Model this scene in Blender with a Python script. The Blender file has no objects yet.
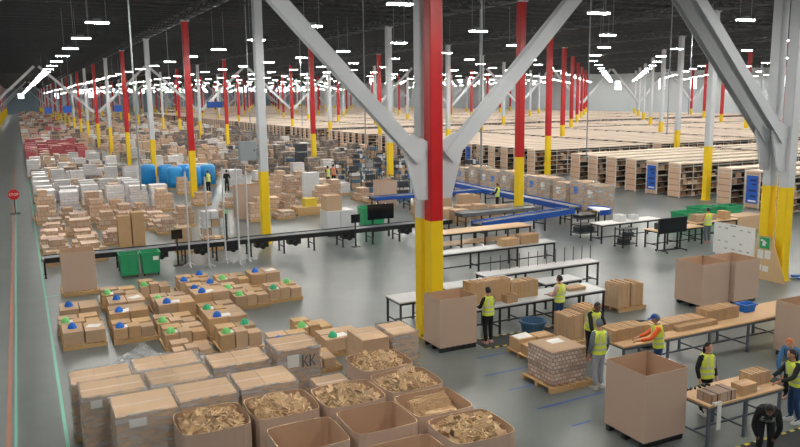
import bpy, bmesh, math, random
from mathutils import Vector, Matrix, Euler
random.seed(7)
SC = bpy.context.scene
COL = SC.collection
R_ = random.Random(11)

# ------------------------------------------------------------ camera, world, exposure
CAM = Vector((-10.7929, -19.5895, 7.32))
YAW, PITCH, ROLL, F = 0.458694, 0.165933, -0.012367, 763.684
fw = Vector((math.sin(YAW)*math.cos(PITCH), math.cos(YAW)*math.cos(PITCH), -math.sin(PITCH)))
r0 = Vector((math.cos(YAW), -math.sin(YAW), 0)); u0 = r0.cross(fw)
cr, sr = math.cos(ROLL), math.sin(ROLL)
RV = r0*cr + u0*sr; UV = u0*cr - r0*sr
cam = bpy.data.objects.new('camera', bpy.data.cameras.new('camera')); COL.objects.link(cam)
mm = Matrix((RV, UV, -fw)).transposed().to_4x4(); mm.translation = CAM
cam.matrix_world = mm
cam.data.sensor_width = 36; cam.data.lens = F/800*36
cam.data.clip_start = .1; cam.data.clip_end = 1500
SC.camera = cam
w = bpy.data.worlds.new('world'); SC.world = w; w.use_nodes = True
w.node_tree.nodes['Background'].inputs[0].default_value = (.55, .62, .7, 1)
w.node_tree.nodes['Background'].inputs[1].default_value = .12
SC.view_settings.view_transform = 'Standard'; SC.view_settings.look = 'None'
SC.view_settings.exposure = 0.0; SC.view_settings.gamma = 1
SC.view_settings.use_curve_mapping = False
LAMP = 300.0            # strength of the ceiling lamps
S1, S2, HY = 17.65, 15.5, 3.67      # column grid and height of the yellow paint
SC.cycles.sample_clamp_indirect = 4; SC.cycles.max_bounces = 6; SC.cycles.diffuse_bounces = 4; SC.cycles.glossy_bounces = 3

def at(px, py, z=0.0):
    d = fw + RV*((px-400)/F) + UV*((223.5-py)/F)
    t = (z-CAM.z)/d.z
    return CAM + d*t

# ------------------------------------------------------------ materials
def lin(c):
    return tuple((v/255/12.92 if v/255 <= .04045 else ((v/255+.055)/1.055)**2.4) for v in c) + (1,)
MATS = {}
def mat(name, rgb, rough=.6, metal=0, var=0.0, noise=0.0, nscale=6, spec=.5, stretch=None, emit=0, bump=0):
    m = bpy.data.materials.new(name); m.use_nodes = True
    nt = m.node_tree; b = nt.nodes['Principled BSDF']
    b.inputs['Base Color'].default_value = lin(rgb)
    b.inputs['Roughness'].default_value = rough; b.inputs['Metallic'].default_value = metal
    b.inputs['Specular IOR Level'].default_value = spec
    if emit:
        b.inputs['Emission Color'].default_value = lin(rgb); b.inputs['Emission Strength'].default_value = emit
    if var or noise:
        h = nt.nodes.new('ShaderNodeHueSaturation'); h.inputs['Color'].default_value = lin(rgb)
        nt.links.new(h.outputs[0], b.inputs['Base Color'])
        val = None
        if var:
            oi = nt.nodes.new('ShaderNodeObjectInfo')
            mr = nt.nodes.new('ShaderNodeMapRange'); mr.inputs[3].default_value = 1-var; mr.inputs[4].default_value = 1+var
            nt.links.new(oi.outputs['Random'], mr.inputs[0]); val = mr.outputs[0]
        if noise:
            tc = nt.nodes.new('ShaderNodeTexCoord'); n = nt.nodes.new('ShaderNodeTexNoise')
            n.inputs['Scale'].default_value = nscale; n.inputs['Detail'].default_value = 4
            src = tc.outputs['Object']
            if stretch:
                mp = nt.nodes.new('ShaderNodeMapping'); mp.inputs['Scale'].default_value = stretch
                nt.links.new(src, mp.inputs[0]); src = mp.outputs[0]
            nt.links.new(src, n.inputs['Vector'])
            m2 = nt.nodes.new('ShaderNodeMapRange'); m2.inputs[3].default_value = 1-noise; m2.inputs[4].default_value = 1+noise
            nt.links.new(n.outputs[0], m2.inputs[0])
            if bump:
                bp = nt.nodes.new('ShaderNodeBump'); bp.inputs['Strength'].default_value = bump
                nt.links.new(n.outputs[0], bp.inputs['Height']); nt.links.new(bp.outputs[0], b.inputs['Normal'])
            if val is not None:
                mu = nt.nodes.new('ShaderNodeMath'); mu.operation = 'MULTIPLY'
                nt.links.new(val, mu.inputs[0]); nt.links.new(m2.outputs[0], mu.inputs[1]); val = mu.outputs[0]
            else: val = m2.outputs[0]
        nt.links.new(val, h.inputs['Value'])
    MATS[name] = m
    return m
def brick(name, c1, c2, mortar, sx, sy, rough=.5, spec=.5, msize=.012):
    m = bpy.data.materials.new(name); m.use_nodes = True
    nt = m.node_tree; b = nt.nodes['Principled BSDF']; b.inputs['Roughness'].default_value = rough
    b.inputs['Specular IOR Level'].default_value = spec
    tc = nt.nodes.new('ShaderNodeTexCoord'); sp = nt.nodes.new('ShaderNodeSeparateXYZ'); cb = nt.nodes.new('ShaderNodeCombineXYZ')
    ad = nt.nodes.new('ShaderNodeMath'); ad.operation = 'ADD'
    br = nt.nodes.new('ShaderNodeTexBrick')
    br.inputs['Color1'].default_value = lin(c1); br.inputs['Color2'].default_value = lin(c2); br.inputs['Mortar'].default_value = lin(mortar)
    br.inputs['Scale'].default_value = 1; br.inputs['Mortar Size'].default_value = msize
    br.inputs['Brick Width'].default_value = sx; br.inputs['Row Height'].default_value = sy
    nt.links.new(tc.outputs['Object'], sp.inputs[0]); nt.links.new(sp.outputs[0], ad.inputs[0]); nt.links.new(sp.outputs[1], ad.inputs[1])
    nt.links.new(ad.outputs[0], cb.inputs[0]); nt.links.new(sp.outputs[2], cb.inputs[1])
    nt.links.new(cb.outputs[0], br.inputs['Vector'])
    h = nt.nodes.new('ShaderNodeHueSaturation'); oi = nt.nodes.new('ShaderNodeObjectInfo')
    mr = nt.nodes.new('ShaderNodeMapRange'); mr.inputs[3].default_value = .8; mr.inputs[4].default_value = 1.15
    nt.links.new(oi.outputs['Random'], mr.inputs[0]); nt.links.new(mr.outputs[0], h.inputs['Value'])
    nt.links.new(br.outputs['Color'], h.inputs['Color']); nt.links.new(h.outputs[0], b.inputs['Base Color'])
    MATS[name] = m
mat('cardboard', (193, 164, 134), .75, var=.14, noise=.06, nscale=2, spec=.25)
mat('gaylord', (198, 172, 153), .75, var=.06, noise=.04, nscale=1.3, spec=.25)
mat('gaylord_inside', (196, 162, 134), .8, noise=.05, nscale=2, spec=.2)
mat('kraft', (198, 163, 122), .75, var=.1, noise=.08, nscale=3, spec=.25)
mat('scrap', (222, 192, 152), .8, noise=.22, nscale=5, spec=.2)
mat('tape', (200, 172, 140), .3, spec=.6)
mat('tape_white', (225, 220, 210), .3)
mat('paper', (232, 232, 228), .7)
mat('wood', (196, 160, 112), .75, var=.12, noise=.15, nscale=4, stretch=(1, 8, 8))
mat('plywood', (205, 172, 128), .6, noise=.08, nscale=3, stretch=(6, 6, .8))
mat('tabletop_tan', (214, 178, 134), .45, noise=.05, nscale=2)
mat('tabletop_grey', (188, 190, 190), .4, noise=.04, nscale=2)
mat('white_paint', (205, 208, 212), .45, noise=.03, nscale=1)
mat('red_paint', (192, 22, 28), .4, noise=.04, nscale=1)
mat('yellow_paint', (246, 208, 26), .45, noise=.05, nscale=1)
mat('steel', (150, 152, 155), .35, metal=.8)
mat('grey_metal', (150, 158, 162), .45, noise=.04)
mat('black_metal', (28, 30, 33), .45)
mat('dark_grey', (58, 62, 68), .5)
mat('belt', (84, 90, 94), .45, noise=.1)
mat('blue_metal', (28, 84, 176), .4)
mat('blue_plastic', (20, 110, 205), .4)
mat('blue_tub', (72, 108, 140), .4)
mat('cone_blue', (30, 110, 215), .6)
mat('cone_green', (130, 222, 130), .6)
mat('cone_teal', (60, 190, 136), .6)
mat('green_plastic', (48, 160, 108), .45, noise=.06, nscale=2)
mat('deck', (22, 24, 27), .8, noise=.1, nscale=.5)
mat('joist_paint', (60, 63, 66), .6)
mat('girder_paint', (100, 104, 108), .6)
mat('wall_paint', (206, 212, 216), .7, noise=.03, nscale=.1)
mat('wall_blue', (150, 172, 186), .7, noise=.03, nscale=.1)
mat('shelf_top', (228, 208, 190), .7, var=.05, noise=.03, nscale=.7)
mat('shelf_white', (214, 208, 200), .5)
mat('shelf_box', (140, 104, 78), .8, var=.1, noise=.35, nscale=2.5)
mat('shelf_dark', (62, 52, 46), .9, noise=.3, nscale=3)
mat('end_panel', (206, 172, 146), .7, var=.08, noise=.06, nscale=3)
mat('poster_blue', (30, 92, 190), .5)
mat('poster_dark', (24, 40, 90), .5)
mat('line_green', (110, 190, 165), .4)
mat('line_orange', (176, 108, 80), .4)
mat('line_blue', (60, 92, 168), .4)
mat('line_yellow', (226, 200, 60), .5)
mat('mat_black', (44, 48, 48), .6, noise=.1)
mat('leg_grey', (92, 100, 112), .5)
mat('screen', (14, 18, 24), .15)
mat('skin', (206, 150, 120), .55)
mat('skin_dark', (120, 78, 58), .55)
mat('hivis', (228, 242, 84), .6)
mat('hivis_orange', (246, 110, 44), .6)
mat('reflective', (196, 202, 190), .3)
mat('cloth_black', (24, 25, 28), .8)
mat('cloth_grey', (104, 112, 122), .85)
mat('cloth_lightgrey', (160, 164, 170), .85)
mat('cloth_blue', (70, 120, 168), .8)
mat('cloth_pink', (206, 170, 170), .8)
mat('jeans', (36, 66, 110), .85, noise=.15, nscale=10)
mat('hair_black', (22, 18, 17), .5)
mat('hair_ginger', (190, 104, 56), .5)
mat('shoe', (190, 150, 140), .6)
mat('shoe_white', (215, 215, 212), .5)
mat('cap_blue', (36, 76, 156), .6)
mat('eye', (20, 16, 14), .3)
mat('lip', (160, 84, 76), .5)
mat('red_sign', (200, 26, 34), .4)
mat('white_sign', (235, 235, 232), .5)
mat('sign_green', (40, 160, 100), .5)
mat('ink', (90, 96, 104), .6)
mat('film_white', (222, 224, 226), .35, var=.06, noise=.06, nscale=4)
mat('film_red', (196, 60, 72), .4, var=.1, noise=.1, nscale=4)
mat('film_blue', (40, 150, 220), .35, var=.08, noise=.1, nscale=3)
mat('rust', (120, 92, 74), .7, var=.1, noise=.2)
mat('lamp', (255, 252, 244), .5, emit=LAMP)
mat('daylight', (240, 250, 255), .5, emit=3.2)
brick('goods_brown', (206, 170, 140), (222, 194, 168), (168, 136, 110), .38, .26)
brick('goods_small', (196, 162, 136), (226, 206, 188), (150, 122, 102), .22, .2)
brick('goods_white', (218, 216, 218), (236, 232, 230), (188, 182, 178), .5, .17, rough=.3)
brick('goods_dark', (104, 104, 108), (176, 154, 134), (52, 50, 52), .35, .22)
brick('goods_red', (206, 84, 98), (190, 120, 120), (120, 60, 60), .4, .3, rough=.35)
brick('goods_blue', (44, 150, 218), (70, 170, 226), (40, 110, 170), .6, .6, rough=.3)
brick('trays', (186, 160, 146), (230, 216, 206), (168, 136, 120), .12, .1, msize=.012)

def film():
    m = bpy.data.materials.new('stretch_film'); m.use_nodes = True; nt = m.node_tree
    nt.nodes.clear(); out = nt.nodes.new('ShaderNodeOutputMaterial')
    tr = nt.nodes.new('ShaderNodeBsdfTransparent'); pr = nt.nodes.new('ShaderNodeBsdfPrincipled'); mx = nt.nodes.new('ShaderNodeMixShader')
    pr.inputs['Base Color'].default_value = (.75, .77, .8, 1); pr.inputs['Roughness'].default_value = .15
    tc = nt.nodes.new('ShaderNodeTexCoord'); n = nt.nodes.new('ShaderNodeTexNoise'); n.inputs['Scale'].default_value = 3.5; n.inputs['Detail'].default_value = 5
    mp = nt.nodes.new('ShaderNodeMapping'); mp.inputs['Scale'].default_value = (.6, .6, 2.2)
    nt.links.new(tc.outputs['Object'], mp.inputs[0]); nt.links.new(mp.outputs[0], n.inputs['Vector'])
    mr = nt.nodes.new('ShaderNodeMapRange'); mr.inputs[1].default_value = .42; mr.inputs[2].default_value = .75; mr.inputs[3].default_value = .14; mr.inputs[4].default_value = .62
    nt.links.new(n.outputs[0], mr.inputs[0]); nt.links.new(mr.outputs[0], mx.inputs[0])
    bp = nt.nodes.new('ShaderNodeBump'); bp.inputs['Strength'].default_value = .5
    nt.links.new(n.outputs[0], bp.inputs['Height']); nt.links.new(bp.outputs[0], pr.inputs['Normal'])
    nt.links.new(tr.outputs[0], mx.inputs[1]); nt.links.new(pr.outputs[0], mx.inputs[2]); nt.links.new(mx.outputs[0], out.inputs[0])
    MATS['stretch_film'] = m
film()
def floor_mat():
    m = bpy.data.materials.new('polished_concrete'); m.use_nodes = True; nt = m.node_tree; b = nt.nodes['Principled BSDF']
    tc = nt.nodes.new('ShaderNodeTexCoord')
    n1 = nt.nodes.new('ShaderNodeTexNoise'); n1.inputs['Scale'].default_value = .3; n1.inputs['Detail'].default_value = 1.5
    n2 = nt.nodes.new('ShaderNodeTexNoise'); n2.inputs['Scale'].default_value = 1.2; n2.inputs['Detail'].default_value = 2
    for n in (n1, n2): nt.links.new(tc.outputs['Object'], n.inputs['Vector'])
    mi = nt.nodes.new('ShaderNodeMath'); mi.operation = 'MULTIPLY_ADD'; mi.inputs[1].default_value = .3
    nt.links.new(n2.outputs[0], mi.inputs[0]); nt.links.new(n1.outputs[0], mi.inputs[2])
    rp = nt.nodes.new('ShaderNodeValToRGB'); rp.color_ramp.elements[0].position = .4; rp.color_ramp.elements[1].position = .95
    rp.color_ramp.elements[0].color = lin((96, 103, 102)); rp.color_ramp.elements[1].color = lin((116, 122, 121))
    nt.links.new(mi.outputs[0], rp.inputs[0]); nt.links.new(rp.outputs[0], b.inputs['Base Color'])
    mr = nt.nodes.new('ShaderNodeMapRange'); mr.inputs[3].default_value = .285; mr.inputs[4].default_value = .33
    nt.links.new(n1.outputs[0], mr.inputs[0]); nt.links.new(mr.outputs[0], b.inputs['Roughness'])
    b.inputs['Specular IOR Level'].default_value = .6
    MATS['polished_concrete'] = m
floor_mat()

# ------------------------------------------------------------ mesh helpers
class MB:
    def __init__(s): s.v = []; s.f = []; s.m = []; s.mats = []
    def mi(s, m):
        if m not in s.mats: s.mats.append(m)
        return s.mats.index(m)
    def add(s, vs, fs, m, M=None):
        b = len(s.v); i = s.mi(m)
        s.v += [tuple(M @ Vector(v)) if M else tuple(v) for v in vs]
        s.f += [tuple(b+k for k in f) for f in fs]; s.m += [i]*len(fs)
        return s
    def box(s, a, b, m, M=None):
        x0, y0, z0 = a; x1, y1, z1 = b
        vs = [(x0,y0,z0),(x1,y0,z0),(x1,y1,z0),(x0,y1,z0),(x0,y0,z1),(x1,y0,z1),(x1,y1,z1),(x0,y1,z1)]
        return s.add(vs, [(3,2,1,0),(4,5,6,7),(0,1,5,4),(1,2,6,5),(2,3,7,6),(3,0,4,7)], m, M)
    def cbox(s, c, d, m, M=None):
        return s.box([c[i]-d[i]/2 for i in range(3)], [c[i]+d[i]/2 for i in range(3)], m, M)
    def bar(s, p, q, wd, m, h=None, up=(0,0,1)):
        p, q = Vector(p), Vector(q); d = q-p; L = d.length; z = d.normalized()
        up = Vector(up)
        if abs(z.dot(up)) > .98: up = Vector((0,1,0))
        x = up.cross(z).normalized(); y = z.cross(x)
        M = Matrix((x, y, z)).transposed().to_4x4(); M.translation = p
        h = h or wd
        return s.box((-wd/2, -h/2, 0), (wd/2, h/2, L), m, M)
    def cyl(s, p, q, r, m, n=10, r2=None):
        p, q = Vector(p), Vector(q); r2 = r if r2 is None else r2
        z = (q-p).normalized(); up = Vector((0,0,1)) if abs(z.z) < .95 else Vector((1,0,0))
        x = up.cross(z).normalized(); y = z.cross(x); vs = []
        for k in range(n):
            a = 2*math.pi*k/n; c = x*math.cos(a)+y*math.sin(a)
            vs += [p+c*r, q+c*r2]
        fs = [(2*k, 2*((k+1)%n), 2*((k+1)%n)+1, 2*k+1) for k in range(n)]
        fs += [tuple(2*k for k in range(n-1,-1,-1)), tuple(2*k+1 for k in range(n))]
        return s.add(vs, fs, m)
    def tube(s, pts, r, m, n=8):
        for a, b in zip(pts, pts[1:]): s.cyl(a, b, r, m, n)
        return s
    def loft(s, rings, m, cap0=True, cap1=True):
        n = len(rings[0]); vs = [v for r in rings for v in r]; fs = []
        for k in range(len(rings)-1):
            for j in range(n):
                fs.append((k*n+j, k*n+(j+1)%n, (k+1)*n+(j+1)%n, (k+1)*n+j))
        if cap0: fs.append(tuple(range(n-1,-1,-1)))
        if cap1: fs.append(tuple((len(rings)-1)*n+j for j in range(n)))
        return s.add(vs, fs, m)
    def sphere(s, c, r, m, n=12, k=8, fn=None):
        rings = []
        c = Vector(c)
        for i in range(1, k):
            t = math.pi*i/k; ring = []
            for j in range(n):
                a = 2*math.pi*j/n
                v = Vector((r[0]*math.sin(t)*math.cos(a), r[1]*math.sin(t)*math.sin(a), -r[2]*math.cos(t)))
                if fn: v = fn(v)
                ring.append(c+v)
            rings.append(ring)
        return s.loft(rings, m)
    def mesh(s, name):
        me = bpy.data.meshes.new(name); me.from_pydata(s.v, [], s.f)
        for m in s.mats: me.materials.append(MATS[m])
        me.polygons.foreach_set('material_index', s.m); me.update()
        return me
def O(name, me, parent=None, loc=(0,0,0), rz=0, scale=(1,1,1), rot=None, smooth=False, **props):
    if isinstance(me, MB): me = me.mesh(name)
    if smooth:
        me.polygons.foreach_set('use_smooth', [True]*len(me.polygons))
    o = bpy.data.objects.new(name, me); COL.objects.link(o)
    o.location = loc; o.rotation_euler = rot if rot is not None else (0,0,rz); o.scale = scale
    if parent: o.parent = parent
    for k, v in props.items():
        if v is not None: o[{'cat':'category'}.get(k, k)] = v
    return o
def E(name, label, cat, loc=(0,0,0), rz=0, group=None, scale=1):
    o = bpy.data.objects.new(name, None); COL.objects.link(o)
    o.location = loc; o.rotation_euler = (0,0,rz); o.scale = (scale,)*3; o.empty_display_size = .2
    o['label'] = label; o['category'] = cat
    if group: o['group'] = group
    return o
_o = 'first second third fourth fifth sixth seventh eighth ninth tenth eleventh twelfth thirteenth fourteenth fifteenth sixteenth seventeenth eighteenth nineteenth'.split()
_t = ['', '', 'twenty', 'thirty', 'forty', 'fifty', 'sixty', 'seventy', 'eighty', 'ninety']
def nth(i):          # 0 -> first
    i += 1
    if i < 20: return _o[i-1]
    t, u = divmod(i, 10)
    return (_t[t][:-1]+'ieth') if u == 0 else _t[t]+'-'+_o[u-1]
def tags(o, **k):
    for a, b in k.items(): o[a] = b
    return o

# ------------------------------------------------------------ structure
X0, X1, Y0, Y1 = -24.0, 140.0, -32.0, 430.0
O('floor', MB().box((X0,Y0,-.3), (X1,Y1,0), 'polished_concrete'), kind='structure')
O('ceiling', MB().box((X0,Y0,13.4), (X1,Y1,13.7), 'deck'), kind='structure')
O('wall_back', MB().box((X0,Y1,0), (X1,Y1+.3,13.7), 'wall_blue'), kind='structure')
O('wall_right', MB().box((X1,Y0,0), (X1+.3,Y1,13.7), 'wall_paint'), kind='structure')
O('wall_left', MB().box((X0-.3,Y0,0), (X0,Y1,13.7), 'wall_blue'), kind='structure')
# open web joists across the hall, girders along the column lines
jm = MB()
jm.box((X0,-.05,13.3), (X1,.05,13.4), 'joist_paint'); jm.box((X0,-.05,12.5), (X1,.05,12.57), 'joist_paint')
x = X0
while x < X1-1.2:
    jm.bar((x,0,12.55), (x+.6,0,13.32), .045, 'joist_paint'); jm.bar((x+.6,0,13.32), (x+1.2,0,12.55), .045, 'joist_paint'); x += 1.2
jme = jm.mesh('roof_joist')
k = 0
while True:
    y = -8.8+k*S1/8
    if y > 150: break
    O('ceiling_joist', jme, loc=(0,y,0), kind='structure'); k += 1
gm = MB()
gm.box((-.09,Y0,12.55), (.09,Y1,12.75), 'girder_paint'); gm.box((-.09,Y0,13.2), (.09,Y1,13.4), 'joist_paint')
y = Y0
while y < 160:
    gm.bar((0,y,12.7), (0,y+1.1,13.25), .07, 'girder_paint'); gm.bar((0,y+1.1,13.25), (0,y+2.2,12.7), .07, 'girder_paint'); y += 2.2
gme = gm.mesh('roof_girder')
for j in range(-1, 9): O('ceiling_girder', gme, loc=(j*S2,0,0), kind='structure')
# bright windows high on the far walls
for i, (x, z) in enumerate([(-8.3,9.5), (8.9,9.4), (25.8,9.6)]):
    wo = O('window_%d' % (i+1), MB().box((x-1.4,Y1-.1,z-1.3), (x+1.4,Y1,z+1.3), 'daylight'), kind='structure')
    O('window_frame', MB().box((x-1.6,Y1-.06,z-1.5), (x+1.6,Y1-.01,z+1.5), 'white_paint'), wo)
for i, y in enumerate([147.3, 130.9, 120.6, 96]):
    wo = O('window_%d' % (i+4), MB().box((X1-.1,y-1.1,8.2), (X1,y+1.1,10.6), 'daylight'), kind='structure')
    O('window_frame', MB().box((X1-.06,y-1.3,8.0), (X1-.01,y+1.3,10.8), 'white_paint'), wo)
# floor tape
def tape(x0, y0, x1, y1, wd, m):
    mb = MB(); d = Vector((x1-x0, y1-y0, 0)).normalized(); n = Vector((-d.y, d.x, 0))*wd/2
    a, b = Vector((x0,y0,.003)), Vector((x1,y1,.003))
    mb.add([a-n, b-n, b+n, a+n], [(0,1,2,3)], m)
    O('floor_line', mb, kind='structure')
tape(-10.42,-20,-10.42,60,.075,'line_green'); tape(-11.42,-20,-11.42,50,.06,'line_green'); tape(-11.56,-20,-11.56,75,.09,'line_orange')
tape(-10.4,11.4,-5,11.4,.05,'line_green')
for a in [(-.33,-3.35,1.25,-3.32), (-.32,-4.46,.5,-4.46), (-.42,-5.75,1.65,-5.67), (-.3,-6.87,.25,-6.85), (.2,-2.1,1.2,-2.08)]: tape(*a, .07, 'line_blue')

# ------------------------------------------------------------ columns and braces
def col_mesh(c, simple=False):
    w_ = .21; out = {}
    for nm, z0, z1, m in (('shaft',HY,12.6,c), ('yellow_base',.03 if not simple else 0,HY,'yellow_paint')):
        mb = MB(); b = .03; p = [(-w_+b,-w_),(w_-b,-w_),(w_,-w_+b),(w_,w_-b),(w_-b,w_),(-w_+b,w_),(-w_,w_-b),(-w_,-w_+b)]
        g = .0 if nm == 'shaft' else .004
        mb.loft([[(x*(1+g),y*(1+g),z0) for x,y in p], [(x*(1+g),y*(1+g),z1) for x,y in p]], m); out[nm] = mb
    return out
CM = {}
for c in ('white_paint', 'red_paint'):
    d = col_mesh(c); CM[c] = (d['shaft'].mesh('shaft'), d['yellow_base'].mesh('yellow_base'))
    d = col_mesh(c, True); a = d['shaft']; b = d['yellow_base']; a.add(b.v, b.f, 'yellow_paint'); CM[c+'far'] = a.mesh('steel_column')
bpm = MB().box((-.3,-.29,0), (.3,.29,.03), 'yellow_paint')
for sx in (-.26,.26):
    for sy in (-.26,.26): bpm.cyl((sx,sy,.02), (sx,sy,.09), .022, 'steel', 6)
bpm = bpm.mesh('base_plate')
capm = MB().box((-.27,-.27,12.5), (.27,.27,12.6), 'white_paint').mesh('cap_plate')
LINE = {-1:'line left of the main aisle', 0:'line of the big central column', 1:'line running back from the paired column', 2:'third line from the left', 3:'fourth line from the left'}
def column(j, i, c, y, near, label):
    if near:
        o = E('steel_column', label, 'column', (j*S2, y, 0))
        O('shaft', CM[c][0], o); O('yellow_base', CM[c][1], o); O('base_plate', bpm, o); O('cap_plate', capm, o)
    else:
        o = O('steel_column', CM[c+'far'], loc=(j*S2, y, 0), label=label, cat='column')
    o['kind'] = 'thing'; o['group'] = 'steel columns holding the roof'
    return o
def vis(x, y, z=6):
    d = Vector((x,y,z))-CAM; zz = d.dot(fw)
    if zz < 1: return None
    return 400+F*d.dot(RV)/zz, 223.5-F*d.dot(UV)/zz
ncol = 0
for j in range(-1, 9):
    line = LINE.get(j, nth(j+1)+' line from the left')
    for i in range(0, 25):
        c = 'red_paint' if (i+j) % 2 == 0 else 'white_paint'
        if (j, i) == (1, 0): c = 'white_paint'
        p = vis(j*S2, i*S1)
        if p is None or not -25 < p[0] < 830: continue
        nm = 'red-topped' if c == 'red_paint' else 'white-topped'
        if (j, i) == (0, 0): lb = 'large red column with yellow base behind the open cardboard bin, front of its pair'
        elif (j, i) == (1, 0): lb = 'white column with yellow base by the plywood, nearer of the pair'
        else: lb = '%s column with yellow base, %s back in %s' % (nm, nth(i), line)
        column(j, i, c, i*S1, i < 6 and j < 4, lb); ncol += 1
column(0, 0, 'white_paint', .62, True, 'white column with yellow base close behind the large red column')
column(1, 0, 'white_paint', .74, True, 'white column with yellow base by the plywood, farther of the pair')
# chevron braces
def brace_parts(o, xa, za, xb, zb, side):
    m = MB()
    for dy in (-.13,.13): m.bar((xa,dy,za), (xb,dy,zb), .03, 'white_paint', .4)
    m.bar((xa,0,za), (xb,0,zb), .28, 'white_paint', .03)
    O('beam', m, o)
    g = MB(); s = 1 if side > 0 else -1
    pts = [(0,-1.2),(0,.5),(s*.5,.75),(s*.8,.35),(s*.36,-1.2)]
    z0 = za
    if s < 0: pts = pts[::-1]
    n = len(pts)
    vs = [(xa-s*.236+p[0], -.05, z0+p[1]) for p in pts]+[(xa-s*.236+p[0], .05, z0+p[1]) for p in pts]
    g.add(vs, [tuple(range(n)), tuple(range(2*n-1, n-1, -1))]+[(k, k+n, (k+1)%n+n, (k+1)%n) for k in range(n)], 'white_paint')
    O('gusset_plate', g, o)
def brace(j, y, side, label, near):
    xa = side*.45; za = 5.5; xb = side*7.12; zb = 12.43
    if near:
        o = E('diagonal_brace', label, 'brace', (j*S2, y, 0)); brace_parts(o, xa, za, xb, zb, side)
    else:
        o = O('diagonal_brace', BRF[side], loc=(j*S2, y, 0), label=label, cat='brace')
    o['kind'] = 'thing'; o['group'] = 'white diagonal braces'
BRF = {s: MB().bar((s*.33,0,5.4), (s*(S2/2-.3),0,12.2), .36, 'white_paint').mesh('diagonal_brace') for s in (1,-1)}
brace(0, 0, -1, 'wide white brace rising to the left from the large red column', True)
brace(0, 0, 1, 'wide white brace rising to the right from the large red column', True)
brace(1, 0, -1, 'white brace rising left from the paired columns, nearer of two', True)
brace(1, .74, -1, 'white brace rising left from the paired columns, farther of two', True)
brace(-1, 0, 1, 'white brace end cut off by the upper left corner of the view', True)
for r, i in enumerate((6, 12, 18)):
    for j in range(-1, 9):
        for s in (-1, 1):
            p = vis(j*S2+s*4, i*S1)
            if (j == -1 and s < 0) or p is None or not -20 < p[0] < 820: continue
            brace(j, i*S1, s, 'thin white brace leaning %s from %s column of %s braced row' % ('right' if s > 0 else 'left', nth(j+1), nth(r+1)), False)

# ------------------------------------------------------------ ceiling lights
HL = 10.4
def lamp_meshes():
    a = MB(); a.box((-.45,-.15,.02), (.45,.15,.08), 'white_paint'); a.box((-.16,-.09,.09), (.16,.09,.17), 'grey_metal')
    b = MB(); b.box((-.44,-.14,-.012), (.44,.14,.02), 'lamp')
    c = MB(); [c.cyl((x,0,.09), (x,0,2.4), .012, 'grey_metal', 5) for x in (-.35,.35)]
    f = MB(); f.box((-.45,-.15,.02), (.45,.15,.08), 'white_paint'); f.box((-.44,-.14,-.012), (.44,.14,.02), 'lamp')
    return [m.mesh(n) for m, n in ((a,'housing'),(b,'diffuser'),(c,'hanging_cable'),(f,'ceiling_light'))]
LH, LD, LC, LF = lamp_meshes()
XR = [-16.2, -7.55, 1.25, 9.95, 18.2, 25.65, 32.4, 39.7, 48, 56, 64, 72, 80, 88, 96, 104, 112, 120, 128, 136]
allL = []
for a, x in enumerate(XR):
    yo = 5.9 if a == 1 else 4.6
    for k in range(-3, 48):
        y = yo+k*8.82
        p = vis(x, y, HL)
        if y > Y1-3 or (y > 160 and k % 2): continue
        inv = p is not None and -10 < p[0] < 810 and p[1] > -10
        allL.append((x, y, inv, a, k, (Vector((x,y,HL))-CAM).length))
seen = sorted([l for l in allL if l[2]], key=lambda l: l[5])
cnt = {}
for n_, (x, y, inv, a, k, d) in enumerate(seen[:300]):
    cnt[a] = cnt.get(a, 0)+1
    lb = 'white bar ceiling light, %s from the front in %s line of lights' % (nth(cnt[a]-1), nth(a-1))
    if d < 60:
        o = E('ceiling_light', lb, 'light', (x,y,HL), group='hanging bar lights')
        O('housing', LH, o); O('diffuser', LD, o, label='glowing white diffuser'); O('hanging_cable', LC, o)
    else:
        O('ceiling_light', LF, loc=(x,y,HL), label=lb, cat='light', group='hanging bar lights')
fm = MB()
for (x, y, inv, a, k, d) in seen[300:]+[l for l in allL if not l[2] and (l[5] < 70 or l[1] < 60)]:
    fm.box((x-.45,y-.15,HL+.02), (x+.45,y+.15,HL+.08), 'white_paint'); fm.box((x-.44,y-.14,HL-.012), (x+.44,y+.14,HL+.02), 'lamp')
O('distant_lights', fm, kind='stuff', label='rows of tiny bar lights far down the hall', cat='lights')
# conduit drops
for i, (px, py, y) in enumerate([(128,0,8), (168,60,45), (246,30,25), (300,55,40), (363,8,20), (480,50,22), (482,0,2), (590,30,10), (672,20,12), (693,20,14)]):
    d = fw + RV*((px-400)/F) + UV*((223.5-py)/F); t = (y-CAM.y)/d.y; q = CAM+d*t
    zb = (4.2, 6.5, 4.0, 5.0, 3.4, 5.5, 4.5, 4.0, 5.0, 6.0)[i]
    O('conduit_drop', MB().cyl((0,0,zb), (0,0,13.4), .03, 'grey_metal', 6), loc=(q.x,q.y,0), kind='thing', cat='conduit',
      label='thin grey conduit hanging from the roof, %s of ten from the left' % nth(i), group='hanging conduit drops')

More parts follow.
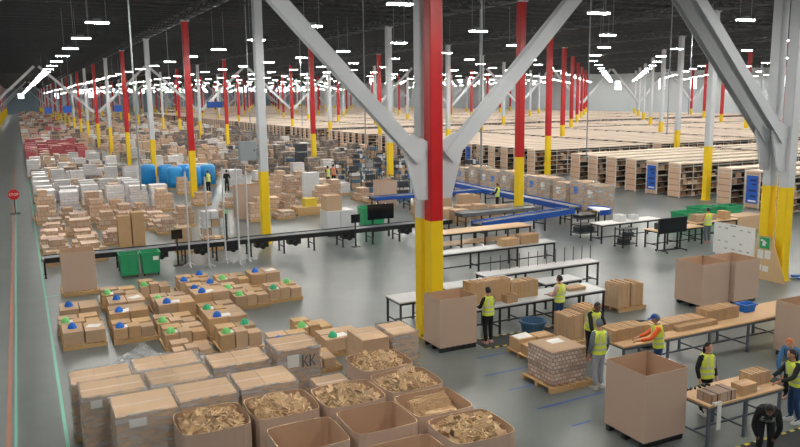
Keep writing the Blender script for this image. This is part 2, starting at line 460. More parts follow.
# ------------------------------------------------------------ shelving field
SL, SD, SH = 13.5, 1.1, 2.42
def shelf_meshes(rng):
    fr = MB()
    nb = 11; bw = SL/nb
    for k in range(nb+1):
        for y in (.02, SD-.06): fr.box((k*bw-.02 if k else 0, y, 0), (k*bw+.03, y+.04, SH-.06), 'shelf_white')
    for z in (.08,.5,.92,1.34,1.76,2.14): fr.box((.02,.03,z), (SL,SD-.03,z+.03), 'shelf_white')
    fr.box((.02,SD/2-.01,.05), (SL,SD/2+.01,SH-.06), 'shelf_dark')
    st = MB()
    for side in (0,1):
        for k in range(nb):
            for z in (.11,.53,.95,1.37,1.79):
                xx = k*bw+.06
                while xx < (k+1)*bw-.3:
                    w_ = rng.uniform(.2,.5); h = rng.uniform(.16,.34); w_ = min(w_, (k+1)*bw-.04-xx)
                    if rng.random() < .75:
                        a = .1+rng.uniform(0,.08)
                        y0_, y1_ = (a, SD/2-.02) if side == 0 else (SD/2+.02, SD-a)
                        st.box((xx,y0_,z), (xx+w_-.03,y1_,z+h), rng.choice(['shelf_box','shelf_box','shelf_dark','end_panel']))
                    xx += w_
    tp = MB().box((-.05,-.04,SH-.1), (SL+.05,SD+.04,SH), 'shelf_top')
    ep = MB(); ep.box((-.05,0,0), (0,.06,SH-.06), 'shelf_white'); ep.box((-.05,SD-.06,0), (0,SD,SH-.06), 'shelf_white'); ep.box((-.03,.06,.06), (0,SD-.06,SH-.06), 'end_panel')
    for z in (.45,.87,1.29,1.71,2.1): ep.box((-.04,.06,z), (-.025,SD-.06,z+.04), 'shelf_white' if z > 2 else 'shelf_box')
    return fr, st, tp, ep
SV = []
for q in range(4):
    fr, st, tp, ep = shelf_meshes(random.Random(q))
    SV.append([m.mesh(n) for m, n in ((fr,'frame'),(st,'stored_stock'),(tp,'top_board'),(ep,'end_panel'))])
fr, st, tp, ep = shelf_meshes(random.Random(9))
for m in (st, tp, ep): fr.add(m.v, m.f, 'shelf_box'); fr.m[-len(m.f):] = [fr.mi(m.mats[i]) for i in m.m]
SFAR = fr.mesh('shelving_row')
poster = MB(); poster.box((-.075,.14,.35), (-.055,SD-.14,2.1), 'poster_blue')
for z, a in ((1.75,.5),(1.5,.3),(1.1,.6),(.75,.45)): poster.box((-.078,.25,z), (-.07,.25+a*.9,z+.12), 'poster_dark')
poster.box((-.078,.22,.45), (-.07,.8,.55), 'white_sign'); poster = poster.mesh('poster')
rows_y = [12.8+2.15*n for n in range(-2, 9)] + [34.0+2.15*n for n in range(0, 26)] + [95+2.15*n for n in range(0, 152)]
blk_x = [30.25+15.1*k for k in range(7)]
units = []
for b, x in enumerate(blk_x):
    for n, y in enumerate(rows_y):
        pa = vis(x, y, 2.4); pb = vis(x+SL, y, 2.4)
        if any(y-.3 < i*S1 < y+SD+.3 for i in range(25)): continue
        if pa is None or pa[0] > 815 or pb is None or pb[0] < 190: continue
        units.append((b, n, x, y, (Vector((x+4,y,2))-CAM).length))
units.sort(key=lambda u: u[4]+(u[0]*6))
POST = {(0,2),(0,4+2),(0,9),(0,14),(0,20)}
for q, (b, n, x, y, d) in enumerate(units[:295]):
    lb = 'shelving row with beige top, %s from the front in %s block from the left' % (nth(n), nth(b))
    ps = b == 0 and n in (2, 6, 11, 17)
    if ps: lb = 'shelving row with blue poster on its end, %s row from the front' % nth(n)
    if b == 0 and n < 22 or b == 1 and n in (11,):
        o = E('shelving_row', lb, 'shelving', (x,y,0), group='rows of stock shelving')
        v = SV[(n*3+b) % 4]
        O('frame', v[0], o); O('stored_stock', v[1], o, kind='stuff', label='brown boxes and bins on the shelves'); O('top_board', v[2], o, label='flat beige top board')
        po = O('end_panel', v[3], o)
        if ps: O('poster', poster, po, label='blue poster on the row end')
    else:
        O('shelving_row', SFAR, loc=(x,y,0), label=lb, cat='shelving', group='rows of stock shelving')
fm = MB()
for (b, n, x, y, d) in units[295:]:
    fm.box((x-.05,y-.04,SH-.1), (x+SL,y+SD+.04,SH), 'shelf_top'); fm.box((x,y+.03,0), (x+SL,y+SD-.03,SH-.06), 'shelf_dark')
    fm.box((x-.04,y,0), (x-.001,y+SD,SH-.06), 'end_panel')
    for z in (.5,.92,1.34,1.76): fm.box((x,y,z), (x+SL,y+.03,z+.03), 'shelf_white')
O('distant_shelving', fm, kind='stuff', label='far rows of beige topped shelving reaching the end wall', cat='shelving')

# ------------------------------------------------------------ pallets, cartons, gaylord bins
def pallet_mesh(w_, d, m='wood'):
    p = MB()
    n = 7
    for k in range(n):
        x = -w_/2+(w_-.1)*k/(n-1); p.box((x,-d/2,.115), (x+.1,d/2,.137), m)
    for y in (-d/2, -.05, d/2-.1):
        p.box((-w_/2,y,.022), (w_/2,y+.1,.115), m); p.box((-w_/2,y,0), (w_/2,y+.1,.022), m)
    return p.mesh('pallet')
PAL = pallet_mesh(1.2, 1.05); PALB = pallet_mesh(1.2, 1.05, 'black_metal')
PZ = .137
def pallet(x, y, label, group='wooden pallets', rz=0, sx=1, sy=1, me=None):
    return O('pallet', me or PAL, loc=(x,y,0), rz=rz, scale=(sx,sy,1), label=label, cat='pallet', group=group)
def carton_mesh():
    m = MB(); m.box((-.5,-.5,0), (.5,.5,1), 'cardboard'); return m.mesh('carton')
CARTON = carton_mesh()
KCARTON = MB().box((-.5,-.5,0), (.5,.5,1), 'kraft').mesh('carton')
tp = MB(); tp.box((-.501,-.04,.97), (.501,.04,1.004), 'tape'); tp.box((-.502,-.04,.8), (-.4,.04,1.003), 'tape'); tp.box((.4,-.04,.8), (.502,.04,1.003), 'tape')
TAPE = tp.mesh('packing_tape')
SLABEL = MB().box((-.3,-.545,.45), (-.02,-.54,.85), 'paper').mesh('shipping_label')
def carton(x, y, z, sx, sy, sz, label, group, rz=0, me=None, tape=True, slabel=False):
    o = O('carton', me or CARTON, loc=(x,y,z), rz=rz, scale=(sx,sy,sz), label=label, cat='box', group=group)
    if tape: O('packing_tape', TAPE, o)
    if slabel: O('shipping_label', SLABEL, o, label='white shipping label')
    return o
def film_box(x, y, z0, sx, sy, sz, label, group):
    m = MB(); t = .025
    a, b = sx/2+t, sy/2+t; c = .02
    ring = lambda k, z: [(-a*k+c,-b*k,z),(a*k-c,-b*k,z),(a*k,-b*k+c,z),(a*k,b*k-c,z),(a*k-c,b*k,z),(-a*k+c,b*k,z),(-a*k,b*k-c,z),(-a*k,-b*k+c,z)]
    m.loft([ring(1,0),ring(1.005,sz*.4),ring(.998,sz*.7),ring(1,sz+t),ring(.93,sz+t+.004)], 'stretch_film', False, False)
    return O('stretch_wrap', m, loc=(x,y,z0), label=label, cat='stretch wrap', group=group)
def gaylord(x, y, sx, sy, h, label, group, z=.0, rz=0, bulge=0.0, skid=True, flat=False):
    o = E('gaylord_bin', label, 'cardboard bin', (x,y,z), rz, group)
    def ring(k, z_, t):
        out = []; a, b = sx/2-t, sy/2-t
        for i in range(32):
            s_ = i/32*4; e = int(s_); f_ = s_-e
            P = [(-a,-b),(a,-b),(a,b),(-a,b)][e]; Q = [(-a,-b),(a,-b),(a,b),(-a,b)][(e+1) % 4]
            px, py = P[0]+(Q[0]-P[0])*f_, P[1]+(Q[1]-P[1])*f_
            bl = math.sin(math.pi*f_)*bulge*k
            nx, ny = [(0,-1),(1,0),(0,1),(-1,0)][e]
            cc = 1-.05*k*(bulge > 0)*(abs(f_-.5) > .46)
            out.append(((px*cc+nx*bl), (py*cc+ny*bl), z_))
        return out
    b0 = .14 if skid else 0
    m = MB(); m.loft([ring(0,b0,0),ring(.5,b0+h*.5,0),ring(1,b0+h,0)], 'gaylord', True, False)
    m.loft([ring(1,b0+h,0),ring(1,b0+h,.012)], 'scrap', False, False)
    O('shell', m, o)
    i_ = MB(); i_.loft([ring(1,b0+h,.012),ring(.5,b0+h*.5,.012),ring(0,b0+.02,.012)], 'gaylord_inside', False, True)
    O('liner', i_, o, label='plain brown inside of the bin')
    return o
def skid(x, y, label, sx=1, sy=1, group='dark skids under the open bins'):
    return O('skid', PALB, loc=(x,y,0), scale=(sx,sy,1), label=label, cat='pallet', group=group)
def scrap_heap(x, y, sx, sy, z, h, seed, label, flat=False):
    rg = random.Random(seed); m = MB()
    n = 210
    m.box((-sx/2+.03,-sy/2+.03,-.25), (sx/2-.03,sy/2-.03,-.04), 'scrap')
    for k in range(n):
        a, b = rg.uniform(-.46,.46), rg.uniform(-.46,.46)
        zz = h*max(0, 1-(2.0*abs(a))**2.2)*max(0, 1-(2.0*abs(b))**2.2)*rg.uniform(.3,1)
        M = Matrix.Translation((a*sx*.94,b*sy*.94,zz)) @ Euler((rg.uniform(-1,1)*(.25 if flat else .9), rg.uniform(-1,1)*(.2 if flat else .9), rg.uniform(0,6.3))).to_matrix().to_4x4()
        l, w_ = (rg.uniform(.5,.8), rg.uniform(.25,.4)) if flat else (rg.uniform(.14,.34), rg.uniform(.07,.18))
        if abs(a*sx) > sx/2-.15 or abs(b*sy) > sy/2-.15: l *= .5
        if flat: M = Matrix.Translation((a*.3,b*.3,zz*.5)) @ Euler((rg.uniform(-.15,.15), rg.uniform(-.1,.1), rg.uniform(-.3,.3))).to_matrix().to_4x4()
        m.box((-l/2,-w_/2,-.012), (l/2,w_/2,.012), rg.choice(['scrap','scrap','kraft','cardboard']), M)
        if k % 3 == 0: m.box((-l/2,w_/2-.004,-.012), (l/2,w_/2+.008,w_*.6), 'scrap', M)
    return O('cardboard_scrap', m, loc=(x,y,z), kind='stuff', label=label, cat='scrap cardboard')

# bins full of scrap cardboard in the near corner
GB = 'open bins of scrap cardboard'
for i, (x, y, h, d, where) in enumerate([
    (-7.99,-5.78,1.22,'heap', 'at the left end of the front row'), (-6.62,-5.74,1.22,'heap', 'second from the left in the front row'), (-5.24,-5.85,1.22,'heap','third from the left in the front row'),
    (-3.85,-4.35,1.22,'heap','rearmost of the right-hand row'), (-3.82,-5.68,1.2,'heap','second from the rear of the right-hand row'), (-3.9,-7.0,1.2,'flat','holding flat sheets in the right-hand row'),
    (-3.85,-8.35,1.22,'heap','nearest of the right-hand row'), (-5.22,-7.2,1.22,'none','half empty behind the nearest bins'), (-6.6,-7.25,1.2,'none','near edge, plain and empty'), (-5.2,-8.6,1.1,'none','half hidden at the bottom edge')]):
    skid(x, y, 'dark skid under the scrap bin %s' % where)
    gaylord(x, y, 1.24, 1.14, h, 'open cardboard bin %s' % where + (', full of scrap' if d == 'heap' else ''), GB, bulge=.05 if d == 'heap' else .02)
    if d == 'heap': scrap_heap(x, y, 1.16, 1.06, h+.02, .2, 30+i, 'torn brown cardboard scraps heaped in the bin %s' % where)
    if d == 'flat': scrap_heap(x, y, 1.1, 1.0, h-.1, .1, 30+i, 'flat cardboard sheets lying in the bin of the right-hand row', True)
# single open bins about the hall
skid(.83, -7.9, 'dark skid under the big open bin near the work table', .95, 1.05)
gaylord(.83, -7.9, 1.16, 1.2, 1.47, 'large open empty cardboard bin at the end of the near work table', 'empty open cardboard bins')
skid(.12, -.75, 'dark skid under the open bin before the red column', 1.0, .9)
gaylord(.12, -.75, 1.24, .96, 1.43, 'open empty cardboard bin in front of the large red column', 'empty open cardboard bins')
skid(10.1, -1.0, 'dark skid under the bin left of the whiteboard'); skid(11.45, -1.15, 'dark skid under the bin nearer the whiteboard', .95)
gaylord(10.1, -1.0, 1.28, 1.2, 1.42, 'open empty cardboard bin by the whiteboard, left of two', 'empty open cardboard bins')
gaylord(11.45, -1.15, 1.2, 1.2, 1.42, 'open empty cardboard bin by the whiteboard, right of two', 'empty open cardboard bins')
skid(8.4, -6.3, 'dark skid under the bin at the right edge')
gaylord(8.4, -6.3, 1.25, 1.2, 1.42, 'open cardboard bin cut by the right edge beside the long table', 'empty open cardboard bins')
pallet(-9.2, 11.7, 'light wooden pallet under the tall brown bin by the green bins', sx=1.12, sy=1.35)
gaylord(-9.2, 11.7, 1.2, 1.02, 1.5, 'tall brown cardboard bin on a pallet left of the green bins', 'empty open cardboard bins', z=PZ+.002, skid=False)

# ------------------------------------------------------------ stretch wrapped carton loads beside the scrap bins
WG = 'large cartons on the wrapped loads'
def wrapped(n, x, y, sx, sy, ztop, layout, where, layers=3, slab=False, wrap=True):
    """layout: list of (cx, cy, w, d) in the load's unit square"""
    pallet(x, y, 'wooden pallet under the wrapped cartons %s' % where, 'pallets under the wrapped loads', sx=sx/1.2, sy=sy/1.05)
    hh = (ztop-PZ)/layers
    for L in range(layers):
        for q, (cx, cy, w_, d_) in enumerate(layout):
            pos = '' if len(layout) == 1 else ' '+('left', 'right', 'rear left', 'rear right')[q]
            lv = ('bottom', 'middle', 'top')[L+3-layers] if layers > 1 else 'only'
            c_ = carton(x+cx*sx, y+cy*sy, PZ+L*hh, sx*w_-.01, sy*d_-.01, hh-.004, 'brown carton,%s %s layer, wrapped load %s' % (pos, lv, where), WG,
                   slabel=(slab and L == layers-1 and q == 0))
            if n == 8 and L == layers-1: O('printed_mark', ink, c_, label='dark printed mark')
    if wrap: film_box(x, y, .1, sx, sy, ztop-.1, 'clear stretch wrap round the carton load %s' % where, 'clear stretch wrap')
two = [(-.27,0,.46,1), (.23,0,.54,1)]
ink = MB()
for a in (.06, .24): 
    ink.box((a,-.533,.4), (a+.03,-.53,.8), 'dark_grey'); ink.add([(a+.03,-.533,.56),(a+.12,-.533,.78),(a+.15,-.533,.78),(a+.06,-.533,.58)], [(0,3,2,1)], 'dark_grey'); ink.add([(a+.03,-.533,.62),(a+.06,-.533,.6),(a+.15,-.533,.4),(a+.12,-.533,.4)], [(0,3,2,1)], 'dark_grey')
ink = ink.mesh('printed_mark')
half = [(0,-.25,1,.5), (0,.25,1,.5)]
one = [(0,0,1,1)]
wrapped(0, -9.62,-2.05, 1.25, 1.0, 1.28, [(-.3,0,.4,1),(.2,0,.6,1)], 'at the left end of the rear row')
wrapped(1, -8.2,-1.95, 1.4, .95, 1.32, two, 'second in the rear row')
wrapped(2, -9.5,-3.2, 1.25, .95, 1.38, [(-.18,0,.64,1),(.32,0,.36,1)], 'at the left end of the middle row', slab=True)
wrapped(3, -8.12,-3.1, 1.25, .95, 1.36, two, 'second in the middle row')
wrapped(4, -6.72,-2.75, 1.3, 1.0, 1.4, two, 'third in the middle row')
wrapped(5, -9.05,-4.5, 1.15, 1.15, 1.42, one, 'with a white label in the front row', slab=True)
wrapped(6, -7.82,-4.35, 1.15, 1.0, 1.4, one, 'behind the leftmost scrap bin', layers=2)
wrapped(7, -6.55,-4.25, 1.2, 1.05, 1.4, two, 'behind the second scrap bin')
wrapped(8, -5.46,-2.95, 1.0, 1.05, 1.62, one, 'with dark print behind the third scrap bin', layers=2, slab=True)
wrapped(9, -5.1,-4.6, .75, .85, 1.15, one, 'between the scrap bins', layers=2)
for k, (x, y) in enumerate([(-3.5,-2.95), (-2.68,-2.9)]):
    wrapped(10+k, x, y, .7, 1.0, 1.55, one, ('left', 'right')[k]+' of two behind the rearmost scrap bin', layers=3, wrap=(k == 1))
# crumpled film lying over the loads
def sheet(x, y, z, sx, sy, hz, seed, label, grp='loose sheets of clear film'):
    rg = random.Random(seed); n = 14; m = MB(); vs = []
    ph = [rg.uniform(0,6) for _ in range(6)]
    for a in range(n):
        for b in range(n):
            u_, v_ = a/(n-1), b/(n-1)
            vs.append(((u_-.5)*sx, (v_-.5)*sy, hz*(abs(math.sin(5*u_+ph[0]+2*v_))*.5+abs(math.sin(7*v_+ph[1]-3*u_))*.4)*math.sin(math.pi*u_)**.5*math.sin(math.pi*v_)**.5+rg.uniform(0,.03)))
    m.add(vs, [(a*n+b, (a+1)*n+b, (a+1)*n+b+1, a*n+b+1) for a in range(n-1) for b in range(n-1)], 'stretch_film')
    return O('plastic_film', m, loc=(x,y,z), smooth=True, label=label, cat='plastic film', group=grp)
sheet(-8.3,1.6,.02,1.5,1.5,.75,1,'crumpled clear film draped on the floor behind the wrapped loads')
sheet(-5.45,.2,.02,1.5,1.3,.6,2,'crumpled clear film behind the carton with dark print')
sheet(-7.0,.6,.02,1.25,1.4,.65,3,'crumpled clear film in front of the green-coned pallet')

# ------------------------------------------------------------ low pallets with paper cones
def cone_mesh(m):
    b = MB(); r8 = lambda r, z: [(r*math.cos(q*math.pi/4+.39), r*math.sin(q*math.pi/4+.39), z) for q in range(8)]
    b.loft([r8(.14,0),r8(.125,.06),r8(.085,.13),r8(.03,.165)], m)
    return b.mesh('pallet_cone')
CONE = {c: cone_mesh('cone_'+c) for c in ('blue','green','teal')}
PAPER = MB().add([(-.2,-.15,.002),(.2,-.15,.004),(.2,.15,.02),(-.2,.15,.002)], [(0,1,2,3)], 'paper').mesh('paper_sheet')
cone_p = [ # x, y, cone colours, top height, style
 (-9.55,4.75,['blue'],.62,0), (-8.15,4.6,['blue'],.6,1), (-9.6,6.0,['green'],.6,1), (-9.5,7.3,['blue'],.72,0), (-8.1,6.0,['blue'],.75,2), (-6.9,4.55,['green'],.62,1),
 (-8.1,8.7,['green'],.78,1), (-8.0,7.35,['blue'],.75,0), (-6.6,6.0,['blue'],.85,2), (-6.6,7.3,['green'],.62,1), (-6.7,9.6,['green'],.7,3), (-5.3,9.5,['blue','blue'],.72,1),
 (-5.2,8.1,['blue','blue'],.72,1), (-5.3,6.7,['blue'],.9,2), (-5.35,5.35,['teal'],.6,1), (-3.9,9.3,['green'],.6,1), (-2.62,9.3,['blue'],.66,0), (-4.0,7.9,['green'],.6,3),
 (-3.95,6.6,['green'],.6,1), (-2.62,6.9,['teal','green'],.62,1), (-6.9,3.1,['green'],.7,1), (-5.5,3.6,['blue'],.85,2), (-5.5,2.1,['green','teal'],.8,1), (-4.35,.75,['blue'],.75,1),
 (-3.2,2.0,['green'],.66,3), (-2.9,.5,['teal'],.62,2), (-6.9,1.7,[],.62,3), (-4.1,-.6,[],.6,3)]
CG = 'small cartons on the cone-topped pallets'
rg = random.Random(5)
order = sorted(range(len(cone_p)), key=lambda i: (-round(cone_p[i][1]/1.4), cone_p[i][0]))
for rank, ii in enumerate(order):
    x, y, cones, h, st = cone_p[ii]; h = .1+h*.68
    if y < -.9: continue
    who = '%s cone-topped pallet, counted from the far left' % nth(rank)
    pallet(x, y, 'wooden pallet of the %s' % who, 'pallets with paper cones', sx=1.04, sy=1.1)
    spots = {0: [(-.3,0,.58,1.0,1), (.3,0,.58,1.0,1)], 1: [(-.39,-.27,.4,.5,.9),(.0,-.27,.36,.5,1),(.4,-.27,.4,.5,.85),(-.3,.27,.56,.5,1),(.3,.27,.56,.5,.95)],
             2: [(-.3,-.25,.6,.5,1),(.3,-.25,.58,.5,1),(0,.27,1.18,.5,1)], 3: [(-.42,-.25,.32,.45,.8),(-.08,-.25,.32,.45,.95),(.3,-.2,.36,.6,.7),(-.3,.28,.5,.45,1),(.3,.3,.45,.4,.6)]}[st]
    top = 0
    for q, (cx, cy, w_, d_, hf) in enumerate(spots):
        hh = (h-PZ)*hf*rg.uniform(.92,1.0)
        pos = ('front ' if cy < -.1 else 'rear ' if cy > .1 else '')+('left' if cx < -.15 else 'right' if cx > .15 else 'centre')
        carton(x+cx+rg.uniform(-.01,.01), y+cy, PZ, w_-.015, d_-.015, hh, 'brown carton, %s of the %s' % (pos, who), CG, tape=(h > .7 and st in (0, 2)), me=KCARTON if rg.random() < .3 else None)
        if q == 0: z0 = PZ+hh; c0 = (x+cx, y+cy)
        if q == len(spots)-1: z1 = PZ+hh; c1 = (x+cx, y+cy)
    for q, c in enumerate(cones):
        cx, cy = (c0, c1)[q % 2]; zz = (z0, z1)[q % 2]
        O('pallet_cone', CONE[c], loc=(cx,cy,zz+.002), rz=rg.uniform(-.3,.3), label='%s paper cone on the %s%s' % ({'blue':'blue','green':'light green','teal':'dark green'}[c], who, ', rear one' if q else ''), cat='cone', group='paper cones on pallet loads')
    if cones and rg.random() < .8:
        O('paper_sheet', PAPER, loc=(c0[0]+.22, c0[1]+.05, z0+.003) if st else (c1[0], c1[1], z1+.003), rz=rg.uniform(-.5,.5), label='white paper sheet lying on the %s' % who, cat='paper', group='paper sheets on pallet loads')

# ------------------------------------------------------------ conveyors
def conveyor(name, label, x0, x1, y, wd, z, side, legs, group=None, bed='belt', th=.16):
    o = E(name, label, 'conveyor', (0,0,0), 0, group)
    O('belt', MB().box((x0,y-wd/2+.05,z-.05), (x1,y+wd/2-.05,z), bed), o)
    for s in (-1,1): O('side_rail', MB().box((x0,y+s*wd/2-.03,z-th), (x1,y+s*wd/2+.03,z+.03), side), o)
    O('bed', MB().box((x0+.02,y-wd/2+.06,z-th-.04), (x1-.02,y+wd/2-.06,z-.06), 'dark_grey'), o)
    for lx in legs:
        m = MB()
        for s in (-1,1): m.box((lx-.03,y+s*wd/2-.04,0), (lx+.03,y+s*wd/2+.03,z-th), 'black_metal'); m.box((lx-.07,y+s*wd/2-.07,0), (lx+.07,y+s*wd/2+.06,.012), 'black_metal')
        m.box((lx-.02,y-wd/2,.3), (lx+.02,y+wd/2,.34), 'black_metal')
        O('leg', m, o)
    return o
cv = conveyor('belt_conveyor', 'long black belt conveyor on legs running across the hall to the red column', -10.3, 9.2, 15.1, .8, .82, 'black_metal', [-10.3,-8.9,-7.4,-6,-4.6,-3.2,-1.6,0,1.5,3,4.6,6.1,7.6,9])
for k, lx in enumerate([-5.6,-3.8,-2.4,-1.0,.6,3.4,6.6]):
    m = MB(); m.cyl((lx,14.75,.42), (lx,15.15,.42), .13, 'black_metal', 10); m.box((lx-.3,14.85,.36), (lx+.3,15.3,.64), 'black_metal')
    O('drive_motor', m, cv)
O('end_roller', MB().cyl((-10.36,14.75,.76), (-10.36,15.45,.76), .06, 'steel', 10), cv)
# blue roller conveyors
def roller(label, p, q, wd, z):
    p, q = Vector(p), Vector(q); d = (q-p).normalized(); n = Vector((-d.y, d.x, 0)); L = (q-p).length
    o = E('roller_conveyor', label, 'conveyor', p, math.atan2(d.y, d.x), 'blue roller conveyors')
    for s in (-1,1): O('side_rail', MB().box((0,s*wd/2-.04,z-.24), (L,s*wd/2+.04,z+.06), 'blue_metal'), o)
    m = MB(); k = .1
    while k < L: m.cyl((k,-wd/2+.04,z-.03), (k,wd/2-.04,z-.03), .035, 'steel', 6); k += .22
    O('rollers', m, o, kind='stuff', label='close rows of steel rollers')
    O('bed', MB().box((0,-wd/2+.05,z-.22), (L,wd/2-.05,z-.08), 'dark_grey'), o)
    k = .3
    while k < L:
        m = MB()
        for s in (-1,1): m.box((k-.04,s*wd/2-.03,0), (k+.04,s*wd/2+.03,z-.24), 'black_metal')
        m.box((k-.02,-wd/2,.35), (k+.02,wd/2,.4), 'black_metal'); O('leg', m, o); k += 2.2
    return o
roller('blue roller conveyor running back beside the row of tall cartons', (17.3,14.7,0), (17.9,36,0), .9, .95)
roller('blue roller conveyor slanting in from the red column to the bend', (9.6,12.9,0), (16.6,14.35,0), .8, .92)
m = MB()
for k in range(9):
    a = -math.pi/2+k*math.pi/8
bend = E('conveyor_bend', 'blue rimmed curved conveyor end with white rollers beside the tall cartons', 'conveyor', (17.7,13.6,0))
def arc(r1, r2, z0, z1, m, a0=-1.9, a1=1.2, n=12):
    b = MB()
    for k in range(n):
        a, c = a0+(a1-a0)*k/n, a0+(a1-a0)*(k+1)/n
        P = lambda r, t, z: (r*math.cos(t)*1.0, r*math.sin(t), z)
        b.add([P(r1,a,z0),P(r2,a,z0),P(r2,c,z0),P(r1,c,z0),P(r1,a,z1),P(r2,a,z1),P(r2,c,z1),P(r1,c,z1)], [(3,2,1,0),(4,5,6,7),(0,1,5,4),(1,2,6,5),(2,3,7,6),(3,0,4,7)], m)
    return b
O('roller_bed', arc(.02,.95,.86,.92,'film_white'), bend); O('side_rail', arc(.95,1.03,.7,.98,'blue_metal'), bend)
for lx, ly in ((.1,-.35),(.5,-.4),(.55,.4)): O('leg', MB().box((lx-.03,ly-.03,0), (lx+.03,ly+.03,.86), 'black_metal'), bend)
conveyor('belt_conveyor', 'grey belt conveyor behind the red column, feeding the blue rollers', 10.8, 16.2, 16.75, .9, .8, 'steel', [11,12.6,14.2,15.8])
conveyor('belt_conveyor', 'blue sided conveyor left of the red column, far behind the black one', 9.0, 17.0, 24.5, .9, .95, 'blue_metal', [9.2,11.5,13.8,16.5])
# row of tall wrapped cartons behind the blue conveyor
for k in range(11):
    y = 17.3+k*1.55; x = 21.3+.5*math.sin(k*1.7)*.3
    pallet(x, y, 'pallet under the %s tall carton from the near end, behind the blue rollers' % nth(k), 'pallets under the tall cartons', sx=1.05, sy=1.2)
    o = carton(x, y, PZ, 1.25, 1.32, 1.55+.12*math.sin(k*2.3), 'tall brown carton, %s from the near end behind the blue roller conveyor' % nth(k), 'tall cartons behind the blue conveyor', tape=False)
    O('paper_label', MB().add([(-.503,-.1,.5),(-.503,.25,.5),(-.503,.25,.8),(-.503,-.1,.8)], [(3,2,1,0)], 'cone_blue' if k % 3 == 1 else 'paper').mesh('paper_label'), o)
    film_box(x, y, .145, 1.25, 1.32, 1.56+.12*math.sin(k*2.3), 'clear stretch wrap round the %s tall carton from the near end' % nth(k), 'stretch wrap on the tall cartons')

# ------------------------------------------------------------ work tables
def table(label, x0, x1, y0, y1, z, top, legs, rz=0, legm='black_metal', shelf=False, group='work tables', th=.04):
    cx, cy = (x0+x1)/2, (y0+y1)/2; L, D = x1-x0, y1-y0
    o = E('work_table', label, 'table', (cx,cy,0), rz, group)
    O('tabletop', MB().box((-L/2,-D/2,z-th), (L/2,D/2,z), top), o)
    m = MB(); e = .02
    m.box((-L/2+e,-D/2+e,z-th-.07), (L/2-e,-D/2+e+.03,z-th), legm); m.box((-L/2+e,D/2-e-.03,z-th-.07), (L/2-e,D/2-e,z-th), legm)
    for k in range(legs):
        x = -L/2+.06+(L-.12)*k/(legs-1); m.box((x-.02,-D/2+e,z-th-.06), (x+.02,D/2-e,z-th), legm)
    O('frame', m, o)
    for k in range(legs):
        x = -L/2+.06+(L-.12)*k/(legs-1)
        for s in (-1,1):
            y = s*(D/2-.05); m = MB(); m.box((x-.028,y-.028,.012), (x+.028,y+.028,z-th), legm); m.box((x-.05,y-.05,0), (x+.05,y+.05,.012), legm)
            O('leg', m, o)
    m = MB()
    for k in range(legs):
        x = -L/2+.06+(L-.12)*k/(legs-1); m.box((x-.015,-D/2+.05,.2), (x+.015,D/2-.05,.24), legm)
    m.box((-L/2+.06,-.02,.2), (L/2-.06,.02,.24), legm)
    O('stretcher', m, o)
    if shelf: O('lower_shelf', MB().box((-L/2+.05,-D/2+.08,.3), (L/2-.05,D/2-.08,.33), top), o)
    return o
table('tan topped work table, farthest of the tables right of the red column', 6.2, 11.6, 11.0, 12.1, .9, 'tabletop_tan', 5, shelf=True)
table('long narrow grey topped table with flattened boxes on it, second from the back', 4.0, 10.0, 7.0, 7.75, .9, 'tabletop_grey', 4)
t3 = table('long grey table with a row of thin upright pegs', 3.6, 8.8, 2.75, 3.45, .95, 'tabletop_grey', 4)
for k in range(12): O('peg', MB().cyl((-2.0+k*.42,.25,.95), (-2.0+k*.42,.25,1.5), .012, 'dark_grey', 6), t3)
table('low grey table behind the leaning stacks of cardboard sheets', 1.5, 4.3, 1.9, 2.68, .95, 'tabletop_grey', 3)
table('long grey front table where two people in vests work', .95, 6.2, -.55, .55, .9, 'tabletop_grey', 6)
table('small grey table left of the large red column', -.55, .5, 1.25, 2.3, .9, 'tabletop_grey', 2)
table('grey side table between the pegged table and the front table', 4.9, 6.5, 1.0, 1.8, .9, 'tabletop_grey', 2)
table('long tan table running to the right edge, with brown bundles on it', 2.6, 10.4, -5.3, -4.15, .9, 'tabletop_tan', 6, legm='leg_grey')
table('tan work table nearest the camera beside the big open bin', 1.46, 3.75, -9.05, -8.12, .92, 'tabletop_tan', 3, legm='leg_grey')
# stacks of folded flat cardboard standing on edge: sheets are pieces of one strapped bundle
def bundle(x, y, z, L, D, h, label, group, rz=0, m='kraft', n=None, lean=.0, seed=1):
    o = E('cardboard_bundle', label, 'cardboard bundle', (x,y,z), rz, group)
    rg = random.Random(seed); b = MB(); n = n or int(L/.035); t = L/n
    for k in range(n):
        hh = h*rg.uniform(.9,1.0); dd = D*rg.uniform(.95,1)
        b.box((-L/2+k*t,-dd/2,0), (-L/2+k*t+t*.99,dd/2,hh), rg.choice([m,m,'cardboard']))
    O('sheets', b, o, kind='stuff', label='flat cardboard sheets standing on edge')
    s = MB()
    for q in (-.25,.25): s.box((-L/2-.004,D*q-.012,-.0), (L/2+.004,D*q+.012,h*.905), 'tape')
    O('strap', s, o)
    return o
BG = 'bundles of flat cardboard on the tables'
bundle(1.95, .12, .9, 1.5, .42, .72, 'tall wide bundle of cardboard sheets behind the person by the red column', BG, seed=2)
bundle(3.25, .12, .9, 1.05, .42, .56, 'lower bundle of cardboard sheets between the two people at the front table', BG, seed=3)
bundle(2.55, -.28, .9, .42, .3, .26, 'small stack of cardboard pieces in front of the two tall bundles', BG, seed=4)
bundle(5.3, .0, .9, .7, .4, .1, 'thin layer of cardboard right of the person in jeans', BG, seed=5)
bundle(7.7, 7.35, .9, .85, .5, .32, 'left stack of flattened boxes on the narrow grey table', BG, seed=6)
bundle(8.7, 7.4, .9, .95, .5, .42, 'right stack of flattened boxes on the narrow grey table', BG, seed=7)
bundle(3.2, -4.65, .9, 1.15, .55, .34, 'stack of brown sheets under the hands of the person in orange', BG, seed=8)
